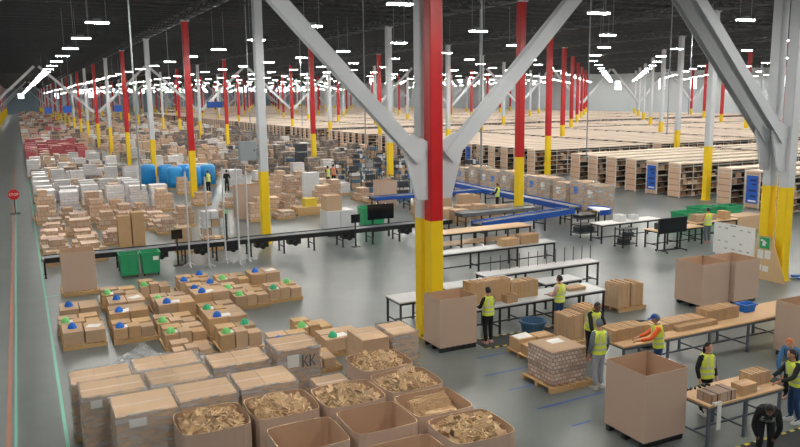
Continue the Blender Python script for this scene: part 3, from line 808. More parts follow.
bundle(5.0, -4.62, .9, 1.9, .5, .22, 'long low bundle of cardboard on the long tan table', BG, seed=9)
bundle(5.5, -4.95, .9, 1.5, .22, .14, 'flat strip of cardboard in front of the long low bundle', BG, seed=10)
bundle(6.75, -4.6, .9, 1.2, .5, .36, 'stepped bundle of cardboard left of the small blue bin', BG, seed=11)
def open_bin(name, x, y, z, sx, sy, h, m, label, cat, group=None, rz=0, lip=True):
    o = E(name, label, cat, (x,y,z), rz, group)
    b = MB(); t = .02; k = .86
    R1 = [(-sx/2*k,-sy/2*k,0),(sx/2*k,-sy/2*k,0),(sx/2*k,sy/2*k,0),(-sx/2*k,sy/2*k,0)]
    R2 = [(-sx/2,-sy/2,h),(sx/2,-sy/2,h),(sx/2,sy/2,h),(-sx/2,sy/2,h)]
    R3 = [(-sx/2+t,-sy/2+t,h),(sx/2-t,-sy/2+t,h),(sx/2-t,sy/2-t,h),(-sx/2+t,sy/2-t,h)]
    R4 = [(-sx/2*k+t,-sy/2*k+t,t),(sx/2*k-t,-sy/2*k+t,t),(sx/2*k-t,sy/2*k-t,t),(-sx/2*k+t,sy/2*k-t,t)]
    b.loft([R1,R2,R3,R4], m); O('body', b, o)
    if lip:
        l = MB(); e = .03
        for a, c in (((-sx/2-e,-sy/2-e,h-.05),(sx/2+e,-sy/2,h)), ((-sx/2-e,sy/2,h-.05),(sx/2+e,sy/2+e,h)), ((-sx/2-e,-sy/2,h-.05),(-sx/2,sy/2,h)), ((sx/2,-sy/2,h-.05),(sx/2+e,sy/2,h))): l.box(a, c, m)
        O('rim', l, o)
    return o
open_bin('parts_bin', 8.05, -4.5, .9, .46, .34, .24, 'blue_plastic', 'small blue plastic bin on the long tan table', 'bin')
def round_tub(x, y, r, h, m, label, z=0):
    o = E('round_tub', label, 'tub', (x,y,z), 0, 'round plastic tubs')
    rg = lambda R_, zz: [(R_*math.cos(2*math.pi*k/20), R_*math.sin(2*math.pi*k/20), zz) for k in range(20)]
    b = MB(); b.loft([rg(r*.82,0),rg(r,h),rg(r-.025,h),rg(r*.82-.03,.03)], m); O('body', b, o, smooth=False)
    l = MB(); l.loft([rg(r+.03,h-.05),rg(r+.03,h+.005),rg(r-.02,h+.006),rg(r-.02,h-.05)], m, False, False); O('rim', l, o)
    return o
round_tub(2.95, -.95, .4, .42, 'blue_tub', 'grey blue round tub on the floor under the front table')
round_tub(5.15, -3.4, .42, .62, 'dark_grey', 'dark round tub behind the person in orange')
# folded boxes standing in rows on a low pallet behind the tray pallet
pallet(3.72, -2.1, 'wooden pallet under two standing bundles of flattened boxes', sx=1.05, sy=.9)
bundle(3.4, -2.1, PZ, .52, .7, .78, 'left standing bundle of flattened boxes on the pallet by the dark tub', 'standing bundles on the floor pallets', seed=12)
bundle(4.0, -2.1, PZ, .58, .7, .9, 'right standing bundle of flattened boxes on the pallet by the dark tub', 'standing bundles on the floor pallets', seed=13)
pallet(7.4, -.1, 'wooden pallet under two brown bundles at the end of the front table', sx=1.0, sy=.85)
bundle(7.1, -.1, PZ, .5, .7, .85, 'left brown bundle on the pallet at the end of the front table', 'standing bundles on the floor pallets', seed=14)
bundle(7.68, -.1, PZ, .5, .7, .8, 'right brown bundle on the pallet at the end of the front table', 'standing bundles on the floor pallets', seed=15)
# pallet with loose brown boxes and white paper
pallet(1.95, -2.6, 'wooden pallet with loose small boxes and white paper', sx=1.15, sy=1.1)
PG = 'loose boxes on the pallet with white paper'
for q, (cx, cy, w_, d_, h) in enumerate([(-.35,-.25,.55,.45,.28),(.3,-.25,.6,.45,.22),(-.35,.28,.6,.45,.36),(.3,.27,.55,.45,.34)]):
    carton(1.95+cx, -2.6+cy, PZ, w_, d_, h, 'small brown box at the %s of the pallet with white paper' % ('front left','front right','rear left','rear right')[q], PG, me=KCARTON)
O('paper_sheet', PAPER, loc=(1.6,-2.3,PZ+.362), scale=(1.2,1.2,2), label='crumpled white paper on the loose boxes by the front table', cat='paper')
# tray stack on a pallet
pallet(1.1, -4.55, 'wide wooden pallet under the square block of stacked trays', sx=1.12, sy=1.2)
o = E('tray_stack', 'square block of brown and white printed trays stacked six high on a pallet', 'stack of trays', (1.1,-4.5,PZ))
for k in range(6): O('tray_layer', MB().box((-.52,-.52,k*.14), (.52,.52,k*.14+.132), 'trays'), o)
O('cover_sheet', MB().box((-.53,-.53,.84), (.53,.53,.852), 'cardboard'), o, label='flat brown sheet covering the top')
O('paper_sheet', PAPER, loc=(1.2,-4.3,PZ+.855), label='white paper sheet on top of the stacked trays', cat='paper')
# things on the near work table
carton(2.78, -8.8, .92, .46, .3, .2, 'small brown box lying on the near tan work table', 'boxes on the near work table', me=KCARTON)
bundle(3.42, -8.55, .92, .6, .34, .3, 'stack of brown pieces at the right end of the near work table', BG, seed=16)
o = E('wrapped_bundle', 'brown striped bundle of flat boxes at the front of the near work table', 'bundle', (1.95,-8.8,.92))
O('flat_boxes', MB().box((-.36,-.2,0), (.36,.2,.2), 'goods_small'), o); [O('strap', MB().box((x-.015,-.205,0), (x+.015,.205,.205), 'black_metal'), o) for x in (-.2,.2)]
o = E('paper_roll', 'white paper strip hanging over the front corner of the near work table', 'paper', (1.72,-9.06,.92))
O('strip', MB().box((-.05,-.03,-.55), (.06,-.015,.01), 'paper'), o); O('crumpled_end', MB().box((-.12,-.015,.002), (.1,.2,.05), 'paper'), o)
O('work_tape', MB().add([(2.0,-8.5,.922),(2.06,-8.5,.922),(2.4,-9.0,.922),(2.34,-9.0,.922)], [(0,1,2,3)], 'line_yellow'), label='yellow tape stripe across the near work table top', cat='tape')
for k in range(6): O('hand_tool', MB().box((-.05,-.02,0), (.05,.02,.04), 'black_metal').box((.05,-.012,.005), (.12,.012,.03), 'steel'), loc=(1.72+k*.13,-8.2,.92), rz=.4*k, label='small dark tool, %s from the left at the rear of the near table' % nth(k), cat='tool', group='dark tools in a row')
O('paper_sheet', PAPER, loc=(3.05,-8.75,.922), scale=(.9,.9,1), label='white paper on the right half of the near work table', cat='paper')
# anti fatigue mats with hazard edge
def fmat(x0, y0, x1, y1, label):
    o = E('floor_mat', label, 'mat', (0,0,0), 0, 'dark mats with yellow striped edges')
    O('mat_body', MB().box((x0,y0,0), (x1,y1,.015), 'mat_black'), o)
    for a, b in ((y0-.07,y0),(y1,y1+.07)):
        m = MB(); k = x0
        while k < x1-.08: m.box((k,a,.0), (k+.14,b,.014), 'line_yellow'); m.box((k+.14,a,0), (k+.28,b,.014), 'mat_black'); k += .28
        O('hazard_edge', m, o, label='yellow and black striped edge')
fmat(.9,-1.5,5.5,-.72,'long dark floor mat before the front table with striped edge')
fmat(3.2,-7.6,6.2,-6.7,'dark floor mat behind the near work table with striped edge')
fmat(2.0,-10.0,4.6,-9.35,'dark floor mat before the near work table with striped edge')
# whiteboard, plywood, first aid sign
WX = 15.2
wb = E('whiteboard', 'large white board with handwritten notes standing before the paired columns', 'whiteboard', (WX,2.02,0))
O('board', MB().box((-.02,-1.0,.62), (.02,1.0,1.92), 'white_sign'), wb)
m = MB(); rg = random.Random(4)
for r in range(4):
    for c in range(5):
        if rg.random() < .75:
            y, z = .8-c*.36, 1.72-r*.28
            for q in range(3): m.box((-.024,y-.05-q*.05,z-.03*rg.random()), (-.021,y-.02-q*.05,z+.03), 'ink')
m.box((-.024,-.1,1.84), (-.021,.2,1.87), 'ink')
O('handwriting', m, wb, kind='stuff', label='grey pen notes')
for s in (-.95,.95):
    O('leg', MB().box((-.025,s-.03,.0), (.025,s+.03,.62), 'grey_metal').box((-.3,s-.03,0), (.3,s+.03,.04), 'grey_metal'), wb)
pw = MB(); a = (WX+.2, .95, 0)
vs = [(0,-1.05,0),(0,.55,0),(0,.3,1.7),(0,-.25,1.75)]
vs2 = [(v[0]+.03,v[1],v[2]) for v in vs]; pw.add(vs+vs2, [(0,1,2,3),(7,6,5,4),(0,4,5,1),(1,5,6,2),(2,6,7,3),(3,7,4,0)], 'plywood')
O('plywood_panel', pw, loc=(14.95,.4,0), rot=(0,.05,0), label='tapering plywood panel leaning by the yellow column bases', cat='panel')
sg = E('safety_sign', 'green sign with white symbol fixed on the plywood panel', 'sign', (14.955+.05*1.25-.012,.38,1.25))
O('panel', MB().box((-.012,-.2,-.02), (.0,.24,.42), 'sign_green'), sg)
m = MB(); m.add([(-.014,.06,.33),(-.014,-.1,.2),(-.014,-.02,.2),(-.014,-.02,.08),(-.014,.12,.08),(-.014,.12,.2)], [(0,1,2,3,4,5)], 'white_sign'); m.box((-.016,.1,.26), (-.013,.2,.34), 'white_sign'); O('symbol', m, sg)
for k, (y, z) in enumerate([(.56,.82),(.23,.84),(.6,.36),(.28,.34)]):
    O('notice_sheet', MB().box((0,-.13,0), (.01,.13,.34 if k < 2 else .22), 'paper'), loc=(14.945+.05*z-.004,y,z), label='white notice, %s on the plywood panel' % ('upper left','upper right','lower left','lower right')[k], cat='notice', group='white notices on the plywood')
# screen on a stand
tv = E('screen_stand', 'large black screen on a black two-legged stand with wheels', 'screen', (16.0,6.1,0))
O('screen', MB().box((-.88,-.03,.88), (.88,.03,1.6), 'black_metal').box((-.85,-.034,.91), (.85,-.03,1.57), 'screen'), tv)
for s in (-.4,.4): O('post', MB().box((s-.03,.03,.08), (s+.03,.09,1.3), 'black_metal'), tv)
m = MB(); m.box((-.6,.02,.06), (.6,.1,.12), 'black_metal')
for s in (-.6,.6): m.box((s-.03,-.35,.06), (s+.03,.4,.1), 'black_metal')
O('base', m, tv)
for sx in (-.6,.6):
    for sy in (-.32,.37): O('wheel', MB().cyl((sx-.015,sy,.035), (sx+.015,sy,.035), .035, 'dark_grey', 10), tv)
table('white topped table behind the dark cart', 14.4, 18.3, 9.1, 10.0, .95, 'white_sign', 3)
table('tan topped table right behind the black screen', 15.6, 18.6, 6.6, 7.5, .9, 'tabletop_tan', 3)
table('tan table with cartons near the green bins', 18.8, 21.8, 7.3, 8.3, .9, 'tabletop_tan', 3)
ct = E('utility_cart', 'black three-shelf cart with dark gear left of the black screen', 'cart', (14.95,8.0,0))
for z in (.15,.5,.86): O('shelf', MB().box((-.45,-.3,z), (.45,.3,z+.03), 'black_metal'), ct)
for sx in (-.43,.43):
    for sy in (-.28,.28): O('leg', MB().box((sx-.02,sy-.02,.06), (sx+.02,sy+.02,.95), 'black_metal').cyl((sx-.02,sy,.05), (sx+.02,sy,.05), .05, 'dark_grey', 8), ct)
m = MB().box((-.35,-.2,.18), (.1,.2,.4), 'dark_grey'); O('gear', m, ct); O('gear', MB().box((-.1,-.2,.53), (.3,.15,.72), 'dark_grey'), ct)
for k, (x, y, sx, sy, sz, m) in enumerate([(15.9,9.5,.4,.5,.35,'white_sign'), (16.9,9.6,.35,.4,.25,'film_white'), (16.2,7.0,.5,.4,.3,'dark_grey'), (19.4,7.8,.6,.5,.35,'cardboard'), (20.4,7.9,.5,.5,.28,'cardboard'), (21.2,7.7,.4,.5,.4,'kraft')]):
    z = .95 if k < 2 else .9
    O('carton', MB().box((-.5,-.5,0),(.5,.5,1),m), loc=(x,y,z), scale=(sx,sy,sz), label=('white box on the white topped table','pale box farther along the white topped table','dark case on the tan table behind the screen','brown carton, first from the left on the table near the green bins','brown carton, second from the left on the table near the green bins','brown carton, last on the table near the green bins')[k], cat='box', group='boxes on the far right tables')
for k, (x, y, rz_) in enumerate([(21.2,10.2,.05),(22.8,10.6,.0),(24.4,10.2,.0)]):
    open_bin('green_bin', x, y, .0, 1.3, .95, 1.05 if k else .95, 'green_plastic', 'large green bin near the shelving, %s from the left' % nth(k), 'bin', 'green bins near the shelving', rz_)
pallet(23.2, 8.2, 'pallet under the wide brown carton behind the whiteboard'); carton(23.2, 8.2, PZ, 1.9, 1.0, .75, 'wide brown carton behind the whiteboard near the green bins', 'wide cartons right')
pallet(26.0, 12.6, 'flat pallet with planks on the floor before the shelving'); 
bundle(26.0, 12.6, PZ, 1.1, .8, .12, 'flat layer of cardboard on the pallet before the shelving', 'bundles near the shelving', seed=17)
# hand truck & blue lift truck by the yellow bases
ct = E('parts_cart', 'dark metal cart with black trays below the curved conveyor end', 'cart', (15.1,11.2,0))
for z in (.2,.6,.95): O('shelf', MB().box((-.6,-.4,z), (.6,.4,z+.04), 'dark_grey'), ct)
for sx in (-.57,.57):
    for sy in (-.37,.37): O('leg', MB().box((sx-.02,sy-.02,.06), (sx+.02,sy+.02,1.0), 'black_metal').cyl((sx-.02,sy,.05), (sx+.02,sy,.05), .05, 'dark_grey', 8), ct)
for x in (-.3,.25): O('tray', MB().box((x-.24,-.3,.99), (x+.24,.3,1.15), 'black_metal'), ct)
O('tray', MB().box((-.5,-.3,.24), (.4,.3,.5), 'dark_grey'), ct)
jk = E('pallet_jack', 'blue pallet jack standing right of the yellow column bases', 'pallet jack', (17.0,-.6,0), -.4)
for s in (-.2,.2): O('fork', MB().box((-1.0,s-.08,.05), (.2,s+.08,.12), 'blue_metal'), jk)
O('pump_body', MB().box((.15,-.28,.04), (.42,.28,.5), 'blue_metal'), jk); O('handle', MB().tube([(.35,0,.4),(.6,0,1.2)], .025, 'blue_metal').tube([(.6,-.2,1.2),(.6,.2,1.2)], .02, 'black_metal'), jk)
# green wheeled bins by the tall carton bin
for k, x in enumerate((-7.15,-6.3)):
    o = E('wheeled_bin', 'green plastic wheeled bin under the conveyor, %s of two' % ('left','right')[k], 'bin', (x,13.4,0), 0, 'green wheeled bins')
    b = MB(); sx, sy = .76, .7
    q = lambda kx, z: [(-sx/2*kx,-sy/2*kx,z),(sx/2*kx,-sy/2*kx,z),(sx/2*kx,sy/2*kx,z),(-sx/2*kx,sy/2*kx,z)]
    b.loft([q(.88,.1),q(1,.95),q(1.06,.95),q(1.06,1.0),q(.96,1.0),q(.85,.15)], 'green_plastic'); O('body', b, o)
    m = MB(); [m.box((x_-.02,-sy/2-.02,.2), (x_+.02,-sy/2+.01,.9), 'green_plastic') for x_ in (-.3,0,.3)]; O('rib', m, o)
    for sx_ in (-.28,.28):
        for sy_ in (-.25,.25): O('wheel', MB().cyl((sx_-.02,sy_,.055), (sx_+.02,sy_,.055), .055, 'black_metal', 10), o)
    if k: O('label_plate', MB().box((.08,-sy/2-.035,.66), (.3,-sy/2-.022,.82), 'paper'), o)
# stop sign on a stand in the aisle
st = E('stop_sign', 'red octagonal stop sign on a black stand in the left aisle', 'sign', (-11.45,35.8,0))
m = MB(); r = .36; pts = [(r*math.cos(math.pi/8+k*math.pi/4), r*math.sin(math.pi/8+k*math.pi/4)) for k in range(8)]
m.loft([[(x,.0,1.27+z) for x,z in pts], [(x,.025,1.27+z) for x,z in pts]], 'red_sign'); O('plate', m, st)
fc = bpy.data.curves.new('lettering', 'FONT'); fc.body = 'STOP'; fc.size = .24; fc.align_x = 'CENTER'; fc.align_y = 'CENTER'; fc.extrude = .002; fc.materials.append(MATS['white_sign'])
fo = bpy.data.objects.new('lettering', fc); COL.objects.link(fo); fme = bpy.data.meshes.new_from_object(fo.evaluated_get(bpy.context.evaluated_depsgraph_get())); bpy.data.objects.remove(fo)
O('lettering', fme, st, loc=(0,-.006,1.27), rot=(math.pi/2,0,0))
O('post', MB().cyl((0,.03,.05), (0,.04,1.2), .03, 'black_metal', 8), st); O('base', MB().box((-.3,-.3,0), (.3,.3,.06), 'black_metal'), st)
# electrical panel on the white column
ep = E('electrical_panel', 'grey electrical cabinet fixed on the white column above its yellow base', 'electrical panel', (-.78,17.65,4.25))
O('cabinet', MB().box((-.42,-.2,0), (.42,.14,.95), 'grey_metal'), ep); O('door', MB().box((-.38,-.215,.04), (.38,-.2,.91), 'grey_metal'), ep); O('latch', MB().box((.28,-.24,.45), (.32,-.215,.55), 'black_metal'), ep)
O('mounting_strut', MB().box((.42,-.05,.2), (.58,.05,.26), 'steel').box((.42,-.05,.7), (.58,.05,.76), 'steel'), ep)
# tall posts along the conveyor
for k, (x, y, h) in enumerate([(-4.55,13.95,4.2),(-3.85,13.3,4.0),(-2.95,13.95,4.3),(-2.5,13.3,4.3),(-1.95,13.75,4.1)]):
    o = E('light_curtain_post', 'tall thin white post on a spread foot before the conveyor, %s from the left' % nth(k), 'post', (x,y,0), 0, 'white posts before the conveyor')
    O('pole', MB().cyl((0,0,.05), (0,0,h), .04, 'white_paint', 8), o)
    m = MB()
    for a in range(3): m.bar((0,0,.22), (.32*math.cos(a*2.1+.5),.32*math.sin(a*2.1+.5),.02), .035, 'white_paint')
    O('foot', m, o)
for k, (x, y) in enumerate([(-4.95,15.15),(3.6,15.15)]):
    o = E('operator_screen', 'small black screen on a thin post at the conveyor, %s of two' % ('left','right')[k], 'screen', (x,14.5,0), 0, 'small conveyor screens')
    O('post', MB().box((-.03,-.03,.0), (.03,.03,1.3), 'black_metal'), o); O('screen', MB().box((-.24,-.05,1.2), (.24,-.02,1.62), 'screen'), o); O('foot', MB().box((-.2,-.15,0), (.2,.15,.02), 'black_metal'), o)
o = E('signal_tower', 'signal light tower with green lamp on the conveyor', 'signal light', (-2.6,15.1,.82))
O('pole', MB().cyl((0,0,0), (0,0,1.25), .05, 'black_metal', 8), o); O('lamp_dome', MB().cyl((0,0,1.25), (0,0,1.42), .055, 'cone_green', 8), o)
# black monitor wall and green box on the conveyor's far part
o = E('control_console', 'wide black console screen standing behind the conveyor', 'screen', (5.8,16.3,0))
O('screen', MB().box((-.75,-.05,.95), (.75,.05,1.75), 'screen'), o); O('stand', MB().box((-.5,-.04,0), (-.42,.04,.95), 'black_metal').box((.42,-.04,0), (.5,.04,.95), 'black_metal').box((-.5,-.03,.3),(.5,.03,.36),'black_metal'), o)

# ------------------------------------------------------------ pallet loads across the back of the hall
def load_meshes(m, h, seed, ragged):
    rg = random.Random(seed); g = MB(); n = max(2, int(h/.34)); z = PZ
    for k in range(n):
        a = .56-(rg.uniform(0,.05)); b = .5-(rg.uniform(0,.05)); ox, oy = rg.uniform(-.03,.03), rg.uniform(-.03,.03); hh = (h-PZ)/n
        if ragged and k == n-1: a *= rg.uniform(.5,.9); ox = rg.uniform(-.2,.2)
        g.box((ox-a,oy-b,z), (ox+a,oy+b,z+hh-.004), m); z += hh
    return g
LOADS = {}
def load_kind(m, h, v):
    key = (m, round(h,1), v)
    if key not in LOADS:
        g = load_meshes(m, round(h,1), hash((len(m), round(h,1)*10, v)) % 999, m in ('goods_brown','goods_small'))
        f = MB(); f.v = list(g.v); f.f = list(g.f); f.m = list(g.m); f.mats = list(g.mats)
        f.box((-.6,-.52,.1), (.6,.52,.137), 'wood'); f.box((-.6,-.52,0), (-.5,.52,.1), 'wood'); f.box((-.05,-.52,0), (.05,.52,.1), 'wood'); f.box((.5,-.52,0), (.6,.52,.1), 'wood')
        LOADS[key] = (g.mesh('goods'), f.mesh('pallet_load'))
    return LOADS[key]
DESC = {'goods_brown':'brown carton', 'goods_small':'small brown box', 'goods_white':'white wrapped', 'goods_dark':'dark mixed', 'goods_red':'red wrapped', 'goods_blue':'blue wrapped', 'trays':'printed tray'}
rg = random.Random(21)
def zone(x, y):
    if y < 25: return [('goods_brown',.4,.9),('goods_small',.4,.8)]
    if y < 33: return [('goods_brown',.5,1.1),('goods_small',.4,1.1),('goods_brown',.9,1.7)]
    if y < 41 and x < -1.5: return [('goods_white',1.3,1.7)]*4+[('goods_brown',1.2,1.7)]
    if y < 75 and x < 0: return [('goods_brown',.8,1.7),('goods_white',1,1.8),('goods_white',.8,1.8),('goods_dark',.5,1.2),('goods_small',.7,1.5),('goods_white',.6,1.5)]
    if 78 < y < 106 and x < -3: return [('goods_red',1.2,1.8)]*3+[('goods_brown',1,1.6)]
    if x > 9: return [('goods_dark',.8,1.8),('goods_brown',.6,1.5),('goods_dark',1,2),('goods_white',.7,1.6),('goods_small',.6,1.3)]
    return [('goods_brown',.6,1.6),('goods_white',.8,1.6),('goods_small',.6,1.5),('goods_brown',.6,1.2),('goods_dark',.8,1.5)]
def free(x, y, r=.75):
    for j in range(-1,4):
        for i in range(0,25):
            if abs(x-j*S2) < r+.25 and abs(y-i*S1) < r+.25: return False
    return True
spots = []
row = 0; y = 19.8
while y < 130:
    xs = []; x = -9.7+rg.uniform(-.1,.2)
    xmax = 1.0 if y < 24 else 11 if y < 40 else min(27.5, 11+(y-40)*.6)
    while x < xmax:
        xs.append(x); x += 1.42 if x < -1 else 1.5
    q = 0
    for x in xs:
        dens = (.6 if y < 24 and x > -7 else .88) if x < -1.6 else .0 if (y < 30 and x < .8) else .5 if x < 9 else .62
        if -1.8 < x < 3.4 and 42 < y < 51: continue
        if 8.2 < x < 18 and 22.5 < y < 26: continue
        if x < -2.5 and 19 < y < 21.2 and x > -7.3: continue
        if 73.5 < y < 76 or (-2.6 < x < -.9): continue
        if rg.random() > dens: continue
        if any(abs(x-a) < b and abs(y-c) < d for a, b, c, d in ((1.6,1.6,26.5,1.3),(5.6,2.1,25.9,1.5),(10.9,1.3,26.6,1.2),(7.6,1.3,32,1),(13.2,1.3,50.2,1.2),(-1.95,1.5,20.6,1),(2.6,2.2,38.3,1.9),(11.7,1.8,37,1.9),(1,2.8,46.5,3.2))): continue
        px, py = x+rg.uniform(-.1,.1), y+rg.uniform(-.15,.15)
        if not free(px, py): continue
        spots.append((row, q, px, py)); q += 1
    y += 1.75 if y < 45 else 2.2; row += 1
n_things = 0; FAR = []
for (row, q, x, y) in spots:
    m, h0, h1 = rg.choice(zone(x, y)); h = rg.uniform(h0, h1); rz = rg.uniform(-.04,.04)
    g, f = load_kind(m, h, rg.randrange(2))
    p = vis(x, y, 1)
    if p is None or not -5 < p[0] < 810: continue
    lb = '%s pallet load, %s from the left in %s row behind the conveyor' % (DESC[m], nth(q), nth(row))
    if n_things < 300:
        if y < 48:
            o = E('pallet_load', lb, 'pallet load', (x,y,0), rz, 'pallet loads in the hall')
            O('goods', g, o); O('pallet', PAL, o)
        else: O('pallet_load', f, loc=(x,y,0), rz=rz, label=lb, cat='pallet load', group='pallet loads in the hall')
        n_things += 1
    else: FAR.append((m, x, y, h))
fm = MB()
y = 131
while y < 415:
    x = -9.9
    xmax = 27
    while x < xmax:
        if rg.random() < .72 and free(x, y):
            m = rg.choice(['goods_brown','goods_brown','goods_small','goods_white','goods_dark','goods_dark'] + (['goods_red'] if x < 0 else [])); FAR.append((m, x, y, rg.uniform(.7,1.9)))
        x += 1.6
    y += 3.2
for (m, x, y, h) in FAR: fm.box((x-.58,y-.5,0), (x+.58,y+.5,h), m)
O('distant_pallet_goods', fm, kind='stuff', label='countless far pallet loads of brown and white goods', cat='goods')
# blue wrapped drums
for k, (x, y) in enumerate([(-1.2,48.3),(.1,47.2),(.35,44.6),(1.75,44.2),(1.5,46.6),(3.2,45.4)]):
    o = E('blue_wrapped_load', 'bright blue wrapped pallet load, %s of the blue cluster behind the red column' % nth(k), 'pallet load', (x,y,0), 0, 'blue wrapped loads')
    m = MB(); rgx = lambda r, z: [(r*.6*math.copysign(abs(math.cos(a))**.6, math.cos(a)), r*.6*math.copysign(abs(math.sin(a))**.6, math.sin(a)), z) for a in [2*math.pi*q/16 for q in range(16)]]
    m.loft([rgx(1,PZ),rgx(1.03,.7),rgx(.98,1.2),rgx(1,1.6),rgx(.8,1.78)], 'film_blue'); O('blue_cover', m, o, smooth=True); O('pallet', PAL, o)
# loose cartons on low pallets just behind the conveyor
LG = 'loose cartons behind the conveyor'
rg = random.Random(3)
for k, (x, y) in enumerate([(-9.6,17.6),(-8.2,17.7),(-2.6,17.5)]):
    if not free(x, y): continue
    pallet(x, y, 'pallet with loose cartons behind the conveyor, %s of them' % nth(k), 'pallets behind the conveyor')
    for q, (cx, cy, w_, d_) in enumerate([(-.38,-.25,.42,.5),(.05,-.25,.4,.5),(.42,-.25,.3,.48),(-.3,.27,.56,.5),(.3,.27,.58,.5)]):
        carton(x+cx, y+cy, PZ, w_-.02, d_-.02, rg.uniform(.25,.55), 'brown carton, %s on the %s pallet of loose cartons behind the conveyor' % (('front left','front centre','front right','rear left','rear right')[q], nth(k)), LG, tape=False)
for k, (x, y, sx, sy, h, m) in enumerate([(-6.5,20.3,.62,.7,1.45,KCARTON),(-5.85,20.3,.6,.7,1.6,KCARTON),(-4.2,17.2,.7,.8,1.15,CARTON)]):
    pallet(x, y, 'pallet under the %s tall narrow carton behind the conveyor' % nth(k), 'pallets behind the conveyor', sx=sx/1.2, sy=sy/1.05)
    carton(x, y, PZ, sx-.02, sy, h, 'tall narrow brown carton behind the conveyor, %s from the left' % ('first','second','third')[k], 'tall narrow cartons', me=m)
# white cabinet and cartons right of the white column
o = E('white_cabinet', 'large plain white cabinet standing behind the conveyor', 'cabinet', (4.1,18.2,0))
O('body', MB().box((-.75,-.55,.08), (.75,.55,1.35), 'film_white'), o); O('plinth', MB().box((-.7,-.5,0), (.7,.5,.08), 'dark_grey'), o)
m = MB(); m.box((-.01,-.56,.1), (.01,-.55,1.33), 'grey_metal'); O('door_gap', m, o)
carton(3.8, 18.2, 1.35, .85, .85, .8, 'brown carton standing on top of the white cabinet', 'single cartons', me=CARTON, tape=False)
open_bin('green_tray', 6.3, 18.6, 0, 1.3, .9, 1.3, 'green_plastic', 'green bin behind the wide black console screen', 'bin')
gaylord(10.9, 26.6, 1.2, 1.1, 1.75, 'open brown bin beside the white column in line behind the red one', 'empty open cardboard bins', skid=False)
gaylord(1.6, 26.5, 1.7, 1.2, 2.0, 'wide tall brown bin left of the white column far behind the conveyor', 'empty open cardboard bins', skid=False)
wbx = E('white_panel_cabinet', 'tall narrow white cabinet far behind the white column', 'cabinet', (7.6,32.0,0))
O('body', MB().box((-.55,-.3,.05), (.55,.3,2.0), 'film_white'), wbx); O('plinth', MB().box((-.5,-.25,0), (.5,.25,.05), 'dark_grey'), wbx)
tb = E('dark_tower', 'slim dark grey equipment tower far behind beside a red column', 'equipment', (13.2,50.2,0))
O('body', MB().box((-.45,-.5,0), (.45,.5,2.9), 'dark_grey'), tb); O('light_band', MB().box((-.46,-.51,2.1), (.46,.51,2.2), 'grey_metal'), tb)
yb = E('yellow_box', 'small yellow plastic box on a wooden stack far behind the conveyor', 'box', (5.3,25.9,.5)); O('body', MB().box((-.4,-.3,0), (.4,.3,.45), 'line_yellow'), yb); O('lid', MB().box((-.42,-.32,.45), (.42,.32,.5), 'line_yellow'), yb)
o = E('pallet_pile', 'low pile of empty wooden pallets under the yellow box', 'pallet stack', (5.6,25.9,0))
for k in range(3): O('pallet', PAL, o, loc=(0,0,k*PZ), scale=(2.2,1.3,1))
O('top_board', MB().box((-1.3,-.6,3*PZ), (1.3,.6,.5), 'plywood'), o)
# white rack trolley before the conveyor middle
o = E('rack_trolley', 'white trolley stacked with pale parcels behind the conveyor posts', 'trolley', (-1.95,20.6,0))
m = MB()
for x in (-.7,.7):
    for y in (-.4,.4): m.box((x-.02,y-.02,0), (x+.02,y+.02,1.5), 'white_paint')
for z in (.15,.6,1.05): m.box((-.7,-.4,z), (.7,.4,z+.03), 'white_paint')
O('frame', m, o)
for q in range(9): O('parcel', MB().box((-.2,-.36,0), (.2,.36,.38), 'film_white' if q % 4 else 'cardboard'), o, loc=(-.44+.44*(q % 3),0,.18+.45*(q//3)))
# dark roll cages on the far right of the pallet field
def cage_mesh(seed):
    rg = random.Random(seed); c = MB()
    for x in (-.5,.5):
        for y in (-.4,.4): c.box((x-.02,y-.02,.12), (x+.02,y+.02,1.7), 'dark_grey')
    for z in (.12,.6,1.1,1.66):
        for y in (-.4,.4): c.box((-.5,y-.015,z), (.5,y+.015,z+.03), 'dark_grey')
        for x in (-.5,.5): c.box((x-.015,-.4,z), (x+.015,.4,z+.03), 'dark_grey')
    for z in (.15,.63,1.13):
        x = -.46
        while x < .3: w_ = rg.uniform(.2,.4); c.box((x,-.35,z), (x+w_,.35,z+rg.uniform(.2,.42)), rg.choice(['cardboard','dark_grey','film_white','blue_tub','kraft'])); x += w_+.02
    for x in (-.45,.45):
        for y in (-.35,.35): c.cyl((x-.02,y,.06), (x+.02,y,.06), .06, 'black_metal', 8)
    return c.mesh('roll_cage')
CG_ = [cage_mesh(s) for s in range(3)]
rg = random.Random(8); n = 0
for y in (27.5,30,33,36,40,43,47,52,57,62,68,74):
    for x in (12.6,14.2,18.9,20,22.4,24.2,26):
        if x > 18.3 and y < 38: continue
        if rg.random() < .55 and free(x, y) and all(abs(x-s[2]) > 1.1 or abs(y-s[3]) > 1.0 for s in spots):
            O('roll_cage', CG_[n % 3], loc=(x,y,0), rz=rg.choice((0,math.pi/2)), label='dark roll cage of mixed goods, %s of those before the far shelving' % nth(n), cat='roll cage', group='dark roll cages'); n += 1
# blue hanging zone signs far down the hall
for k, (x, y, z, w_) in enumerate([(14.2,89.5,6.2,2.2), (-4.9,89.5,5.9,1.0), (1.3,89.5,5.9,1.0), (-7.2,89.5,5.8,.9)]):
    o = E('zone_sign', 'blue zone sign hanging far down the hall, %s' % ('largest one','second from the left','third from the left','leftmost one')[k], 'sign', (x,y,z), 0, 'blue hanging signs')
    O('board', MB().box((-w_/2,-.03,-.25), (w_/2,.03,.6), 'blue_metal'), o); O('hanger', MB().cyl((-w_*.4,0,.6), (-w_*.4,0,13.4-z), .015, 'grey_metal', 5).cyl((w_*.4,0,.6), (w_*.4,0,13.4-z), .015, 'grey_metal', 5), o)

